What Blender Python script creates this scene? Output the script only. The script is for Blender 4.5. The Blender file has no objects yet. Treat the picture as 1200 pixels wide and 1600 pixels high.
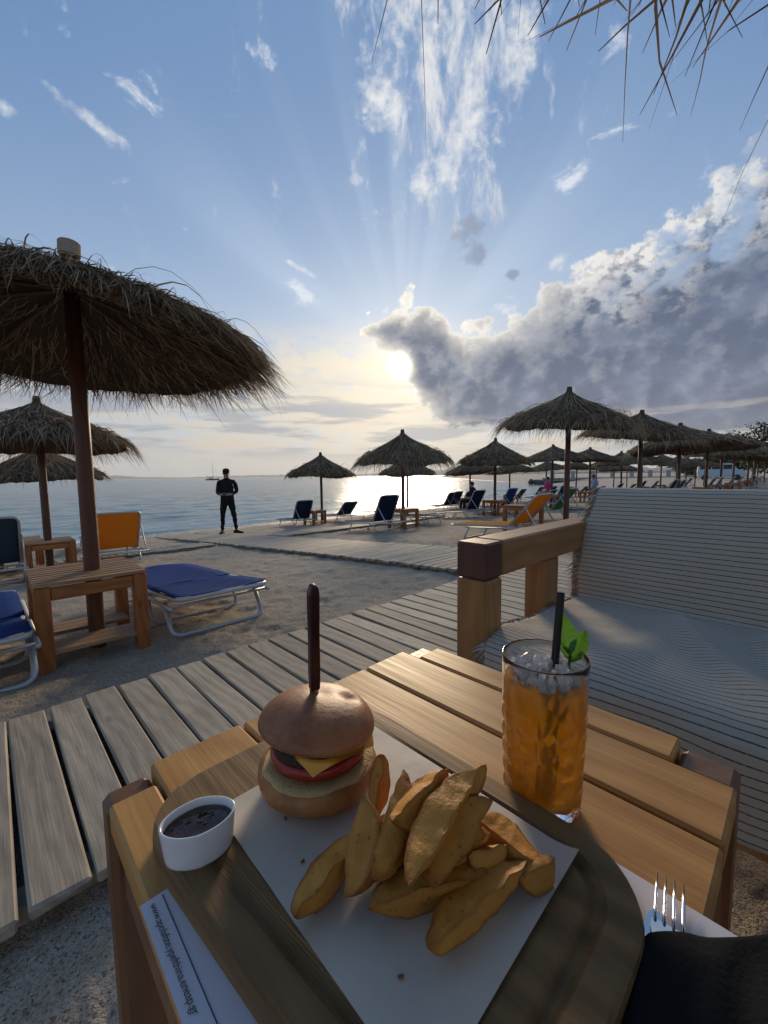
import bpy, math, random
import numpy as np
from mathutils import Matrix, Vector, Euler, Quaternion
R = math.radians
scene = bpy.context.scene
col = scene.collection
rng = np.random.default_rng(7)
random.seed(7)

# ------------------------------------------------------------------ camera
CAM_H = 0.92
cam_data = bpy.data.cameras.new('camera')
cam_data.sensor_fit = 'HORIZONTAL'
cam_data.sensor_width = 36.0
cam_data.lens = 19.2
cam_data.clip_start = 0.02
cam_data.clip_end = 30000
cam = bpy.data.objects.new('camera', cam_data)
col.objects.link(cam)
cam.matrix_world = Matrix.Translation((0, 0, CAM_H)) @ Matrix.Rotation(R(90 - 5.06), 4, 'X') @ Matrix.Rotation(R(-0.69), 4, 'Z')
scene.camera = cam

# ------------------------------------------------------------------ exposure
scene.view_settings.view_transform = 'Standard'
scene.view_settings.look = 'None'
scene.view_settings.exposure = 0.64
scene.view_settings.gamma = 1.0
scene.render.film_transparent = False
scene.cycles.max_bounces = 9
scene.cycles.diffuse_bounces = 3
scene.cycles.glossy_bounces = 3
scene.cycles.transmission_bounces = 8
scene.cycles.transparent_max_bounces = 6

# ------------------------------------------------------------------ node helpers
class NT:
    """small helper for building shader node trees"""
    def __init__(self, tree):
        self.t = tree
    def new(self, kind, **kw):
        n = self.t.nodes.new(kind)
        for k, v in kw.items():
            setattr(n, k, v)
        return n
    def put(self, sock, v):
        if isinstance(v, bpy.types.NodeSocket):
            self.t.links.new(v, sock)
        elif v is not None:
            if isinstance(v, (tuple, list)) and sock.type == 'RGBA' and len(v) == 3:
                v = (*v, 1)
            sock.default_value = v
    def m(self, op, a, b=None, c=None, clamp=False):
        n = self.new('ShaderNodeMath', operation=op, use_clamp=clamp)
        self.put(n.inputs[0], a)
        if b is not None: self.put(n.inputs[1], b)
        if c is not None: self.put(n.inputs[2], c)
        return n.outputs[0]
    def add(self, a, b): return self.m('ADD', a, b)
    def sub(self, a, b): return self.m('SUBTRACT', a, b)
    def mul(self, a, b): return self.m('MULTIPLY', a, b)
    def sstep(self, x, lo, hi):
        n = self.new('ShaderNodeMapRange', interpolation_type='SMOOTHSTEP')
        self.put(n.inputs[0], x); self.put(n.inputs[1], lo); self.put(n.inputs[2], hi)
        n.inputs[3].default_value = 0; n.inputs[4].default_value = 1
        return n.outputs[0]
    def vec(self, x, y, z):
        n = self.new('ShaderNodeCombineXYZ')
        self.put(n.inputs[0], x); self.put(n.inputs[1], y); self.put(n.inputs[2], z)
        return n.outputs[0]
    def sep(self, v):
        n = self.new('ShaderNodeSeparateXYZ'); self.put(n.inputs[0], v); return n.outputs
    def noise(self, v, scale, detail=4, rough=.55, dist=0, out=0):
        n = self.new('ShaderNodeTexNoise')
        self.put(n.inputs['Vector'], v); n.inputs['Scale'].default_value = scale
        n.inputs['Detail'].default_value = detail; n.inputs['Roughness'].default_value = rough
        n.inputs['Distortion'].default_value = dist
        return n.outputs[out]
    def voro(self, v, scale, feature='F1', out='Distance'):
        n = self.new('ShaderNodeTexVoronoi', feature=feature)
        self.put(n.inputs['Vector'], v); n.inputs['Scale'].default_value = scale
        return n.outputs[out]
    def mix(self, f, a, b, mode='MIX'):
        n = self.new('ShaderNodeMix', data_type='RGBA', blend_type=mode)
        self.put(n.inputs[0], f); self.put(n.inputs[6], a); self.put(n.inputs[7], b)
        return n.outputs[2]
    def ramp(self, f, stops):
        n = self.new('ShaderNodeValToRGB')
        self.put(n.inputs[0], f)
        e = n.color_ramp.elements
        while len(e) < len(stops): e.new(0.5)
        for k, (p, c) in zip(e, stops):
            k.position = p
            k.color = (*c, 1) if isinstance(c, (tuple, list)) else (c, c, c, 1)
        return n.outputs[0]
    def mapping(self, v, scale=(1, 1, 1), loc=(0, 0, 0), rot=(0, 0, 0)):
        n = self.new('ShaderNodeMapping')
        self.put(n.inputs[0], v); n.inputs[1].default_value = loc
        n.inputs[2].default_value = rot; n.inputs[3].default_value = scale
        return n.outputs[0]
    def vadd(self, a, b):
        n = self.new('ShaderNodeVectorMath', operation='ADD')
        self.put(n.inputs[0], a); self.put(n.inputs[1], b); return n.outputs[0]
    def bump(self, h, strength, dist=.01, normal=None):
        n = self.new('ShaderNodeBump')
        n.inputs['Strength'].default_value = strength; n.inputs['Distance'].default_value = dist
        self.put(n.inputs['Height'], h)
        if normal is not None: self.put(n.inputs['Normal'], normal)
        return n.outputs[0]

# ------------------------------------------------------------------ world: low sun veiled by a cloud bank over the sea
SUN_AZ, SUN_EL = 2.9, 14.8          # degrees right of the camera axis, above the horizon
world = bpy.data.worlds.new('World')
scene.world = world
world.use_nodes = True
def build_world():
    t = world.node_tree; t.nodes.clear(); N = NT(t)
    sky = N.new('ShaderNodeTexSky', sky_type='NISHITA')
    sky.sun_disc = False; sky.sun_elevation = R(SUN_EL); sky.sun_rotation = R(SUN_AZ)
    sky.air_density = 1.0; sky.dust_density = 0.6; sky.ozone_density = 2.0; sky.altitude = 0
    d = N.new('ShaderNodeTexCoord').outputs['Generated']
    x, y, z = N.sep(d)
    az = N.mul(N.m('ARCTAN2', x, y), 57.2958)
    el = N.mul(N.m('ARCSINE', z), 57.2958)
    ae = N.vec(az, el, 0)
    # angle from the sun
    dx = N.mul(N.sub(az, SUN_AZ), 0.95); dy = N.sub(el, SUN_EL)
    r2 = N.add(N.mul(dx, dx), N.mul(dy, dy))
    rs = N.m('SQRT', r2)
    g1 = N.m('EXPONENT', N.mul(r2, -1 / 1.5))           # bright core seen through the gap
    g2 = N.m('EXPONENT', N.mul(rs, -1 / 7.0))           # veil round the sun
    g3 = N.m('EXPONENT', N.mul(rs, -1 / 22.0))          # wide warm glow
    # clear sky: Nishita, tinted to the photographed hazy blue
    hz = N.m('EXPONENT', N.mul(N.m('MAXIMUM', el, 0.0), -1 / 6.0))
    base = N.mix(0.80, sky.outputs[0], N.mix(N.sstep(el, 0, 42), (3.4, 4.45, 5.8), (.95, 2.00, 3.95)))
    base = N.mix(N.mul(hz, .80), base, (3.9, 3.6, 3.25))
    base = N.mix(N.mul(g3, .26), base, (5.4, 6.3, 7.3))
    # crepuscular streaks fanning up from the sun
    th = N.m('ARCTAN2', dy, dx)
    ray = N.noise(N.vec(N.mul(th, 3.0), 3.0, 0), 1.5, 2, .5)
    rayf = N.mul(N.mul(N.sstep(ray, .42, .66), N.sstep(rs, 5, 13)), N.mul(N.sstep(rs, 44, 16), N.sstep(dy, 1, 9)))
    base = N.mix(N.mul(rayf, .11), base, (7.2, 8.2, 9.0))
    # ---- noises in sky coordinates
    n_big = N.noise(N.mapping(ae, (1, 1.25, 1)), .085, 4, .60, .0)
    n_mid = N.noise(N.mapping(ae, (1, 1.2, 1), (31, 7, 0)), .23, 5, .62, .0)
    n_fin = N.noise(N.mapping(ae, (1, 1.3, 1), (5, 51, 0)), .8, 4, .6, .0)
    # ---- cumulus bank right of the sun
    def curve(pts, lo, hi):
        c = N.new('ShaderNodeFloatCurve')
        N.put(c.inputs[1], N.m('DIVIDE', N.add(az, 180.0), 360.0))
        cm = c.mapping.curves[0]
        P = [((a + 180) / 360, (e - lo) / (hi - lo)) for a, e in pts]
        cm.points[0].location = P[0]; cm.points[1].location = P[-1]
        for p in P[1:-1]: cm.points.new(*p)
        c.mapping.update()
        return N.add(N.mul(c.outputs[0], hi - lo), lo)
    top = curve([(-180, 4), (-60, 4), (-8, 6), (-4.4, 14), (-3.0, 19), (0, 22), (4, 22.8), (8, 22), (11, 19.8), (16, 19.6), (21, 21.5), (27, 24.5), (34, 27), (41, 30.5), (55, 34), (80, 30), (120, 16), (180, 4)], 0, 45)
    bot = curve([(-180, 9), (-20, 19), (-6, 18.5), (-2, 17), (1.6, 15.2), (3.6, 13.0), (5.2, 9), (13, 5.6), (25, 5.2), (31, 4.6), (38, 3.4), (60, 3), (100, 6), (180, 9)], 0, 45)
    def puffy(a_, e_):                      # rounded heaps at three sizes plus ragged fringes
        q = N.vec(a_, N.mul(e_, 1.15), 0)
        q = N.vadd(q, N.vec(N.mul(n_fin, 1.4), N.mul(n_mid, 1.6), 0))
        v1 = N.voro(q, .20); v2 = N.voro(q, .50)
        nn = N.noise(q, .55, 5, .70, .0)
        o = N.add(N.mul(N.sub(.45, v1), 5.5), N.mul(N.sub(.45, v2), 3.6))
        return N.add(o, N.mul(N.sub(nn, .5), 7.5))
    w0 = puffy(az, el)
    isr = N.m('DIVIDE', 1.3, N.add(rs, 1.0))
    w1 = puffy(N.sub(az, N.mul(dx, isr)), N.sub(el, N.mul(dy, isr)))     # one step nearer the sun
    dt = N.add(N.sub(top, el), N.mul(w0, .62))
    db = N.add(N.sub(el, bot), N.mul(w0, .45))
    dens = N.m('MINIMUM', dt, N.mul(db, 1.1))
    bank = N.sstep(dens, -.15, .75)
    gap = N.mul(N.sstep(az, 24, 34), N.sstep(N.add(n_big, N.mul(n_mid, .5)), .70, .82))
    gap = N.mul(gap, N.sstep(dt, 10.0, 5.0))
    bank = N.mul(bank, N.sub(1.0, N.mul(gap, .85)))
    relief = N.mul(N.sub(w0, w1), .16)                                  # faces turned to the sun catch its light
    thin = N.m('EXPONENT', N.mul(N.m('MAXIMUM', dt, 0.0), -1 / 1.9))
    near = N.m('EXPONENT', N.mul(rs, -1 / 13.0))
    thin = N.m('MAXIMUM', thin, N.mul(N.m('EXPONENT', N.mul(N.m('MAXIMUM', dens, 0.0), -1 / 1.5)), N.sstep(near, .30, .75)))
    right = N.sstep(az, 19, 33)
    heads = N.mul(right, N.mul(N.sstep(N.add(dt, N.mul(N.sub(n_mid, .5), 10)), 10.0, 2.0), N.sstep(N.add(n_fin, N.mul(relief, .25)), .34, .58)))
    br = N.add(N.add(N.mul(thin, .95), N.mul(relief, .28)), N.add(N.mul(heads, .80), N.mul(N.sub(n_mid, .5), .18)))
    br = N.m('MAXIMUM', N.m('MINIMUM', br, 1.0), 0.0)
    lit = N.mix(near, (5.6, 5.7, 5.9), (13.0, 11.6, 9.0))
    shade = N.mix(N.sstep(N.add(n_mid, N.mul(relief, .15)), .36, .68), (.62, .92, 1.60), (1.10, 1.48, 2.30))
    bankcol = N.mix(br, shade, lit)
    inner = N.sub(1.0, br)
    # ---- wind-torn column of white cloud climbing from the bank
    cx = N.sub(az, N.add(N.mul(N.sub(el, 27), -.10), 9.5))
    cw = N.add(5.0, N.mul(N.m('MAXIMUM', N.sub(el, 24), 0), .30))
    colm = N.m('EXPONENT', N.mul(-1.0, N.m('POWER', N.m('DIVIDE', cx, cw), 2.0)))
    colm = N.mul(colm, N.mul(N.sstep(el, 24, 30), N.sstep(el, 75, 50)))
    wn = N.noise(N.mapping(ae, (1.0, .50, 1), (3, 17, 0), (0, 0, .30)), .30, 6, .64, .3)
    wisp = N.sstep(N.add(wn, N.mul(colm, .20)), .61, .86)
    wispcol = N.mix(N.sstep(el, 26, 33), (3.2, 3.6, 4.3), (5.9, 6.0, 6.2))
    # scattered wisps everywhere else
    wn2 = N.noise(N.mapping(ae, (.8, 1.5, 1), (70, 9, 0), (0, 0, -.5)), .15, 6, .64, .4)
    wisp2 = N.mul(N.sstep(wn2, .615, .75), .75)
    # ---- low bands over the horizon
    bn = N.noise(N.mapping(ae, (.32, 1.5, 1), (11, 3, 0)), .33, 5, .62, .0)
    bandm = N.mul(N.sstep(el, 22, 10), N.sstep(el, -1, 2))
    warm = N.mix(g3, (3.9, 3.9, 3.9), (9.4, 7.9, 5.4))
    bn2 = N.noise(N.mapping(ae, (.75, 1.5, 1), (23, 5, 0), (0, 0, .25)), .30, 6, .64, .0)
    left = N.mul(N.sstep(az, 9, 1), N.mul(N.sstep(el, 21, 14), N.sstep(az, -62, -12)))
    alto = N.mul(N.sstep(N.add(bn2, N.mul(g3, .10)), .43, .60), left)
    bl = N.m('MAXIMUM', N.mul(N.sstep(N.add(bn, N.mul(g2, .10)), .40, .56), bandm), alto)
    bd = N.mul(N.sstep(N.noise(N.mapping(ae, (.22, 1.6, 1), (47, 21, 0)), .30, 4, .58, .0), .46, .58), N.mul(N.sstep(el, 14, 8.5), N.sstep(el, 1.5, 4)))
    c = N.mix(N.mul(wisp2, N.sstep(el, 8, 18)), base, (6.6, 6.8, 7.2))
    c = N.mix(wisp, c, wispcol)
    # torn puffs: white ones, and two dark ones above the bank
    pn = N.add(N.mul(n_mid, .62), N.mul(n_fin, .38))
    def puff(a0, e0, sa, se, shear=0.0):
        qa = N.sub(az, a0); qe = N.sub(el, e0)
        qe = N.sub(qe, N.mul(qa, shear))
        return N.m('EXPONENT', N.mul(-1.0, N.add(N.m('POWER', N.m('DIVIDE', qa, sa), 2.0), N.m('POWER', N.m('DIVIDE', qe, se), 2.0))))
    def gather(L):
        o = puff(*L[0])
        for q in L[1:]: o = N.m('MAXIMUM', o, puff(*q))
        return o
    wp = gather([(7.0, 33.8, 4.5, 2.6), (12.5, 37.5, 3.6, 4.5), (17, 41.5, 4, 5), (0.5, 40.5, 4.0, 4.5, -.5), (6, 46, 9, 4), (-33, 34, 4.5, 1.0, -.28), (-40.5, 32.6, 2, 1.0), (22.8, 24.4, 2.2, 1.2, .2), (-3, 34, 2, 1.0), (-11, 25.5, 3.0, .5, -.35)])
    c = N.mix(N.sstep(N.add(pn, N.mul(wp, .33)), .66, .96), c, N.mix(g3, (5.6, 5.8, 6.1), (7.6, 7.5, 7.2)))
    dp = gather([(11.6, 28.6, 2.8, 2.2, .2), (17.2, 23.9, 1.0, .8), (12.5, 26.5, 2.0, 1.6)])
    c = N.mix(N.sstep(N.add(pn, N.mul(dp, .36)), .66, .84), c, (2.1, 2.65, 3.7))
    c = N.mix(N.mul(bl, .85), c, warm)
    c = N.mix(N.mul(bd, .75), c, N.mix(g2, (2.3, 2.65, 3.3), (4.4, 4.3, 4.1)))
    c = N.mix(bank, c, bankcol)
    slit = N.mul(N.sstep(N.noise(N.mapping(ae, (.16, 1.4, 1), (91, 13, 0)), .36, 4, .6, .0), .52, .62), N.mul(N.sstep(el, 8.5, 5.5), N.sstep(el, 1.5, 3.5)))
    c = N.mix(N.mul(slit, .75), c, N.mix(g3, (4.6, 4.1, 3.6), (8.2, 6.6, 4.4)))
    veil = N.sub(1.0, N.mul(bank, N.mul(inner, .78)))
    glow = N.add(N.mul(g1, 42.0), N.mul(g2, 2.0))
    gl = N.mix(1.0, (1.0, .90, .66), N.vec(glow, glow, glow), 'MULTIPLY')
    gl = N.mix(1.0, gl, N.vec(veil, veil, veil), 'MULTIPLY')
    c = N.mix(1.0, c, gl, 'ADD')
    bg = N.new('ShaderNodeBackground')
    N.put(bg.inputs[0], c); bg.inputs[1].default_value = 0.084
    out = N.new('ShaderNodeOutputWorld')
    t.links.new(bg.outputs[0], out.inputs[0])
build_world()
world.cycles.sampling_method = 'MANUAL'
world.cycles.sample_map_resolution = 512

# ------------------------------------------------------------------ sun, softened by the cloud it sits behind
sun_data = bpy.data.lights.new('sun', 'SUN')
sun_data.energy = 2.1; sun_data.angle = R(13); sun_data.color = (1.0, .79, .54)
sun = bpy.data.objects.new('sun', sun_data); col.objects.link(sun)
sd = Vector((math.sin(R(SUN_AZ)) * math.cos(R(SUN_EL)), math.cos(R(SUN_AZ)) * math.cos(R(SUN_EL)), math.sin(R(SUN_EL))))
sun.rotation_euler = (-sd).to_track_quat('-Z', 'Y').to_euler()

# ------------------------------------------------------------------ mesh helpers
def tag(o, label=None, cat=None, group=None, kind=None):
    if label: o['label'] = label
    if cat: o['category'] = cat
    if group: o['group'] = group
    if kind: o['kind'] = kind
    return o
def mesh_data(name, V, F, mat=None, smooth=False, uv=None, attr=None, mids=None):
    me = bpy.data.meshes.new(name)
    V = np.asarray(V, dtype=np.float64).reshape(-1, 3)
    if isinstance(F, np.ndarray):
        nv, nf, k = len(V), len(F), F.shape[1]
        me.vertices.add(nv); me.vertices.foreach_set('co', V.ravel())
        me.loops.add(nf * k); me.loops.foreach_set('vertex_index', F.astype(np.int32).ravel())
        me.polygons.add(nf); me.polygons.foreach_set('loop_start', np.arange(nf, dtype=np.int32) * k)
        me.update(calc_edges=True); me.validate()
    else:
        me.from_pydata(V.tolist(), [], F); me.update()
    mats = mat if isinstance(mat, (list, tuple)) else [mat]
    for m_ in mats:
        if m_ is not None: me.materials.append(m_)
    if mids is not None: me.polygons.foreach_set('material_index', np.asarray(mids, dtype=np.int32))
    if smooth: me.polygons.foreach_set('use_smooth', np.ones(len(me.polygons), dtype=bool))
    if uv is not None:
        l = me.uv_layers.new(name='UVMap'); vi = np.zeros(len(me.loops), dtype=np.int32)
        me.loops.foreach_get('vertex_index', vi); l.data.foreach_set('uv', np.asarray(uv)[vi].ravel())
    if attr is not None:
        a = me.attributes.new('rnd', 'FLOAT', 'POINT'); a.data.foreach_set('value', np.asarray(attr, dtype=np.float32))
    return me
def obj(name, me, parent=None, loc=None, rot=None, mat=None):
    o = bpy.data.objects.new(name, me); col.objects.link(o)
    if parent is not None: o.parent = parent
    if mat is not None: o.matrix_local = mat
    if loc is not None: o.location = loc
    if rot is not None: o.rotation_euler = rot
    return o
def empty(name, loc=(0, 0, 0), rz=0.0, **kw):
    o = bpy.data.objects.new(name, None); col.objects.link(o)
    o.empty_display_size = .1
    o.location = loc; o.rotation_euler = (0, 0, rz)
    return tag(o, **kw)
def copy_tree(o, parent=None):
    c = o.copy(); col.objects.link(c); c.parent = parent
    for ch in list(o.children): copy_tree(ch, c)
    return c
class MB:
    """collects shapes into one mesh"""
    def __init__(self): self.V = []; self.F = []
    def add(self, V, F):
        k = len(self.V); self.V += [tuple(v) for v in V]; self.F += [tuple(i + k for i in f) for f in F]; return self
    def box(self, c, s, ch=.004, rot=None):
        V, F = chamfer_box(s, ch)
        V = np.array(V)
        if rot is not None: V = V @ np.array(rot.to_3x3()).T
        return self.add(V + np.array(c), F)
    def tube(self, path, r, n=8, caps=True):
        V, F = tube(path, r, n, caps); return self.add(V, F)
    def data(self, name, mat, smooth=False): return mesh_data(name, self.V, self.F, mat, smooth)
def chamfer_box(s, ch=.004):
    hx, hy, hz = s[0] / 2, s[1] / 2, s[2] / 2
    ch = min(ch, hx * .9, hy * .9, hz * .9)
    V = []; idx = {}
    for sx in (-1, 1):
        for sy in (-1, 1):
            for sz in (-1, 1):
                for ax in range(3):
                    p = [hx - ch, hy - ch, hz - ch]; p[ax] += ch
                    idx[(sx, sy, sz, ax)] = len(V); V.append((sx * p[0], sy * p[1], sz * p[2]))
    F = []
    def ori(f):
        a, b, c = (np.array(V[i]) for i in f[:3]); cen = np.mean([V[i] for i in f], axis=0)
        return f if np.dot(np.cross(b - a, c - b), cen) > 0 else f[::-1]
    for ax in range(3):
        o1, o2 = [a for a in range(3) if a != ax]
        for s_ in (-1, 1):
            q = []
            for (p, r) in ((-1, -1), (1, -1), (1, 1), (-1, 1)):
                k = [0, 0, 0]; k[ax] = s_; k[o1] = p; k[o2] = r; q.append(idx[(*k, ax)])
            F.append(ori(q))
        for p in (-1, 1):            # edges parallel to ax
            for r in (-1, 1):
                a = [0, 0, 0]; a[o1] = p; a[o2] = r
                k0 = list(a); k0[ax] = -1; k1 = list(a); k1[ax] = 1
                F.append(ori([idx[(*k0, o1)], idx[(*k1, o1)], idx[(*k1, o2)], idx[(*k0, o2)]]))
    for sx in (-1, 1):
        for sy in (-1, 1):
            for sz in (-1, 1): F.append(ori([idx[(sx, sy, sz, a)] for a in range(3)]))
    return V, F
def tube(path, r, n=8, caps=True):
    P = [Vector(p) for p in path]; rr = r if isinstance(r, (list, tuple, np.ndarray)) else [r] * len(P)
    V, F = [], []
    t0 = (P[1] - P[0]).normalized()
    up = Vector((0, 0, 1)) if abs(t0.z) < .9 else Vector((1, 0, 0))
    a = t0.cross(up).normalized()
    for i, p in enumerate(P):
        t = (P[min(i + 1, len(P) - 1)] - P[max(i - 1, 0)]).normalized()
        a = (a - t * a.dot(t)).normalized(); b = t.cross(a)
        for k in range(n):
            w = 2 * math.pi * k / n
            V.append(p + a * (math.cos(w) * rr[i]) + b * (math.sin(w) * rr[i]))
    for i in range(len(P) - 1):
        for k in range(n):
            k2 = (k + 1) % n
            F.append((i * n + k, i * n + k2, (i + 1) * n + k2, (i + 1) * n + k))
    if caps:
        F.append(tuple(range(n))[::-1]); F.append(tuple((len(P) - 1) * n + k for k in range(n)))
    return V, F
def round_path(pts, rad, seg=4):
    """polyline with its inner corners rounded off"""
    P = [Vector(p) for p in pts]; out = [P[0]]
    for i in range(1, len(P) - 1):
        a, b, c = P[i - 1], P[i], P[i + 1]
        r = min(rad, (a - b).length * .45, (c - b).length * .45)
        p0 = b + (a - b).normalized() * r; p1 = b + (c - b).normalized() * r
        for k in range(seg + 1):
            t = k / seg; out.append(p0 * (1 - t) ** 2 + b * 2 * t * (1 - t) + p1 * t ** 2)
    out.append(P[-1]); return out
def lathe(prof, n=32, sx=1.0, sy=1.0):
    """prof: list of (r, z); r == 0 closes the end"""
    V, F, rings = [], [], []
    for r, z in prof:
        if r < 1e-6:
            rings.append([len(V)]); V.append((0, 0, z))
        else:
            rings.append(list(range(len(V), len(V) + n)))
            V += [(r * sx * math.cos(2 * math.pi * k / n), r * sy * math.sin(2 * math.pi * k / n), z) for k in range(n)]
    for A, B in zip(rings, rings[1:]):
        for k in range(n):
            k2 = (k + 1) % n
            if len(A) == 1 and len(B) == 1: continue
            if len(A) == 1: F.append((A[0], B[k2], B[k]))
            elif len(B) == 1: F.append((A[k], A[k2], B[0]))
            else: F.append((A[k], A[k2], B[k2], B[k]))
    return V, F
def smoothp(pts, k=4):
    P = np.array(pts); out = []
    for i in range(len(P) - 1):
        p0, p1, p2, p3 = P[max(i - 1, 0)], P[i], P[i + 1], P[min(i + 2, len(P) - 1)]
        for t in np.arange(k) / k:
            out.append(tuple(.5 * ((2 * p1) + (-p0 + p2) * t + (2 * p0 - 5 * p1 + 4 * p2 - p3) * t * t + (-p0 + 3 * p1 - 3 * p2 + p3) * t ** 3)))
    out.append(tuple(P[-1])); return [(max(0, a), b) for a, b in out]
def grid_faces(nu, nv, wrap=False):
    i, j = np.meshgrid(np.arange(nu - (0 if wrap else 1)), np.arange(nv - 1), indexing='ij')
    i2 = (i + 1) % nu
    return np.stack([i * nv + j, i2 * nv + j, i2 * nv + j + 1, i * nv + j + 1], -1).reshape(-1, 4)
# value noise on arrays
_perm = np.random.default_rng(3).permutation(512)
_val = np.random.default_rng(4).random(512)
def vnoise(x, y, z=0.0):
    x, y, z = np.broadcast_arrays(np.asarray(x, float), np.asarray(y, float), np.asarray(z, float))
    xi, yi, zi = np.floor(x).astype(int), np.floor(y).astype(int), np.floor(z).astype(int)
    fx, fy, fz = x - xi, y - yi, z - zi
    fx, fy, fz = (f * f * (3 - 2 * f) for f in (fx, fy, fz))
    def h(a, b, c): return _val[_perm[(_perm[(_perm[a % 512] + b) % 512] + c) % 512]]
    def L(a, b, t): return a + (b - a) * t
    return L(L(L(h(xi, yi, zi), h(xi + 1, yi, zi), fx), L(h(xi, yi + 1, zi), h(xi + 1, yi + 1, zi), fx), fy),
             L(L(h(xi, yi, zi + 1), h(xi + 1, yi, zi + 1), fx), L(h(xi, yi + 1, zi + 1), h(xi + 1, yi + 1, zi + 1), fx), fy), fz) - .5
def fbm(x, y, z=0.0, oct=4, gain=.5):
    s, a, f = 0, 1, 1
    for k in range(oct):
        s = s + a * vnoise(x * f + 17 * k, y * f + 5 * k, z * f); a *= gain; f *= 2.03
    return s
# the beach lies on a frame turned 44 degrees: u along the shore to the right, v towards the sea
CU, SU = math.cos(R(44)), math.sin(R(44))
BEACH = R(44)
def uv(u, v): return (u * CU - v * SU, u * SU + v * CU)
SEA_Z = -0.95
def ground(x, y):
    x = np.asarray(x, float); y = np.asarray(y, float)
    u = x * CU + y * SU; v = -x * SU + y * CU
    v = v - np.maximum(0, u - 50) * .9
    z = -0.85 + .069 * (13.5 - v)
    z = np.maximum(z, -2.2)
    k = .06; cap = -.06
    return -k * np.logaddexp(-z / k, -cap / k)
def gz(u, v): return float(ground(*uv(u, v)))

# ------------------------------------------------------------------ materials
def new_mat(name):
    m = bpy.data.materials.new(name); m.use_nodes = True
    t = m.node_tree; t.nodes.clear(); N = NT(t)
    b = N.new('ShaderNodeBsdfPrincipled'); o = N.new('ShaderNodeOutputMaterial')
    t.links.new(b.outputs[0], o.inputs[0])
    return m, N, b
def plain(name, c, rough=.6, metal=0, var=.12, scale=18, bump=0.0, spec=.5):
    m, N, b = new_mat(name)
    tc = N.new('ShaderNodeTexCoord').outputs['Object']
    n = N.noise(tc, scale, 5, .6)
    lo = tuple(x * (1 - var) for x in c); hi = tuple(min(1, x * (1 + var)) for x in c)
    N.put(b.inputs['Base Color'], N.mix(n, lo, hi))
    N.put(b.inputs['Roughness'], N.m('ADD', N.mul(N.sub(n, .5), .2), rough, clamp=True))
    b.inputs['Metallic'].default_value = metal
    b.inputs['Specular IOR Level'].default_value = spec
    if bump: N.put(b.inputs['Normal'], N.bump(N.noise(tc, scale * 6, 4, .6), bump, .003))
    return m
def wood(name, dark, light, axis=0, rough=.5, grain=1.0, bump=.25, knots=.5, vary=.25, spec=.5, worn=None):
    """planed or weathered timber, grain along the given local axis"""
    m, N, b = new_mat(name)
    tc = N.new('ShaderNodeTexCoord').outputs['Object']
    info = N.new('ShaderNodeObjectInfo').outputs['Random']
    off = N.vec(N.mul(info, 37.0), N.mul(info, 91.0), N.mul(info, 53.0))
    p = N.vadd(tc, off)
    sc = [9.0, 9.0, 9.0]; sc[axis] = .7
    pm = N.mapping(p, tuple(s * grain for s in sc))
    warp = N.noise(N.mapping(p, tuple((2.2 if i != axis else 1.0) for i in range(3))), 1.6, 3, .5)
    rings = N.new('ShaderNodeTexWave', wave_type='BANDS', bands_direction='DIAGONAL')
    N.put(rings.inputs['Vector'], N.vadd(pm, N.vec(N.mul(warp, .6), N.mul(warp, .6), N.mul(warp, .6))))
    rings.inputs['Scale'].default_value = 1.5; rings.inputs['Distortion'].default_value = 1.0
    rings.inputs['Detail'].default_value = 3; rings.inputs['Detail Scale'].default_value = 1.2
    sc2 = [160.0, 160.0, 160.0]; sc2[axis] = 5.0
    fibre = N.noise(N.mapping(p, tuple(sc2)), 1.0, 3, .6)
    blot = N.noise(p, 5.5, 4, .6)
    f = N.add(N.mul(rings.outputs[1], .20), N.add(N.mul(fibre, .50), N.mul(blot, .46)))
    c = N.ramp(f, [(.22, dark), (.50, tuple((a + b_) / 2 for a, b_ in zip(dark, light))), (.80, light)])
    # knots
    ks = [7.0, 7.0, 7.0]; ks[axis] = 2.6
    kd = N.voro(N.mapping(p, tuple(ks)), 1.0)
    kn = N.mul(N.sstep(kd, .13, .03), knots)
    c = N.mix(kn, c, tuple(x * .35 for x in dark))
    # each piece a shade of its own
    tone = N.add(1 - vary / 2, N.mul(info, vary))
    c = N.mix(1.0, c, N.vec(tone, tone, tone), 'MULTIPLY')
    if worn is not None:
        wm = N.sstep(N.noise(p, 3.1, 5, .65), .54, .72)
        c = N.mix(N.mul(wm, .7), c, worn)
    N.put(b.inputs['Base Color'], c)
    N.put(b.inputs['Roughness'], N.m('ADD', N.mul(N.sub(fibre, .5), .35), rough, clamp=True))
    b.inputs['Specular IOR Level'].default_value = spec
    N.put(b.inputs['Normal'], N.bump(N.add(N.mul(fibre, .7), N.mul(rings.outputs[1], .15)), bump, .004))
    return m
M = {}
M['deck'] = wood('weathered_deck_wood', (.178, .142, .102), (.435, .362, .270), 1, .72, 1.0, .55, .55, .40, .3, (.40, .31, .21))
M['deck_x'] = wood('weathered_deck_wood_across', (.178, .142, .102), (.435, .362, .270), 0, .72, 1.0, .55, .55, .40, .3, (.40, .31, .21))
M['pine'] = wood('varnished_pine', (.34, .145, .034), (.63, .335, .105), 0, .50, .8, .2, .5, .22, .28)
M['pine_y'] = wood('varnished_pine_long', (.34, .145, .034), (.63, .335, .105), 1, .50, .8, .2, .5, .22, .28)
M['pine_leg'] = wood('stained_pine_leg', (.085, .034, .014), (.20, .088, .034), 2, .45, .8, .18, .3, .2)
M['pine_end'] = wood('stained_end_grain', (.12, .050, .022), (.25, .115, .050), 2, .45, .8, .18, .0, .2)
M['arm'] = wood('sofa_pine', (.20, .085, .026), (.40, .195, .068), 0, .42, .9, .16, .6, .2)
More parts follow.
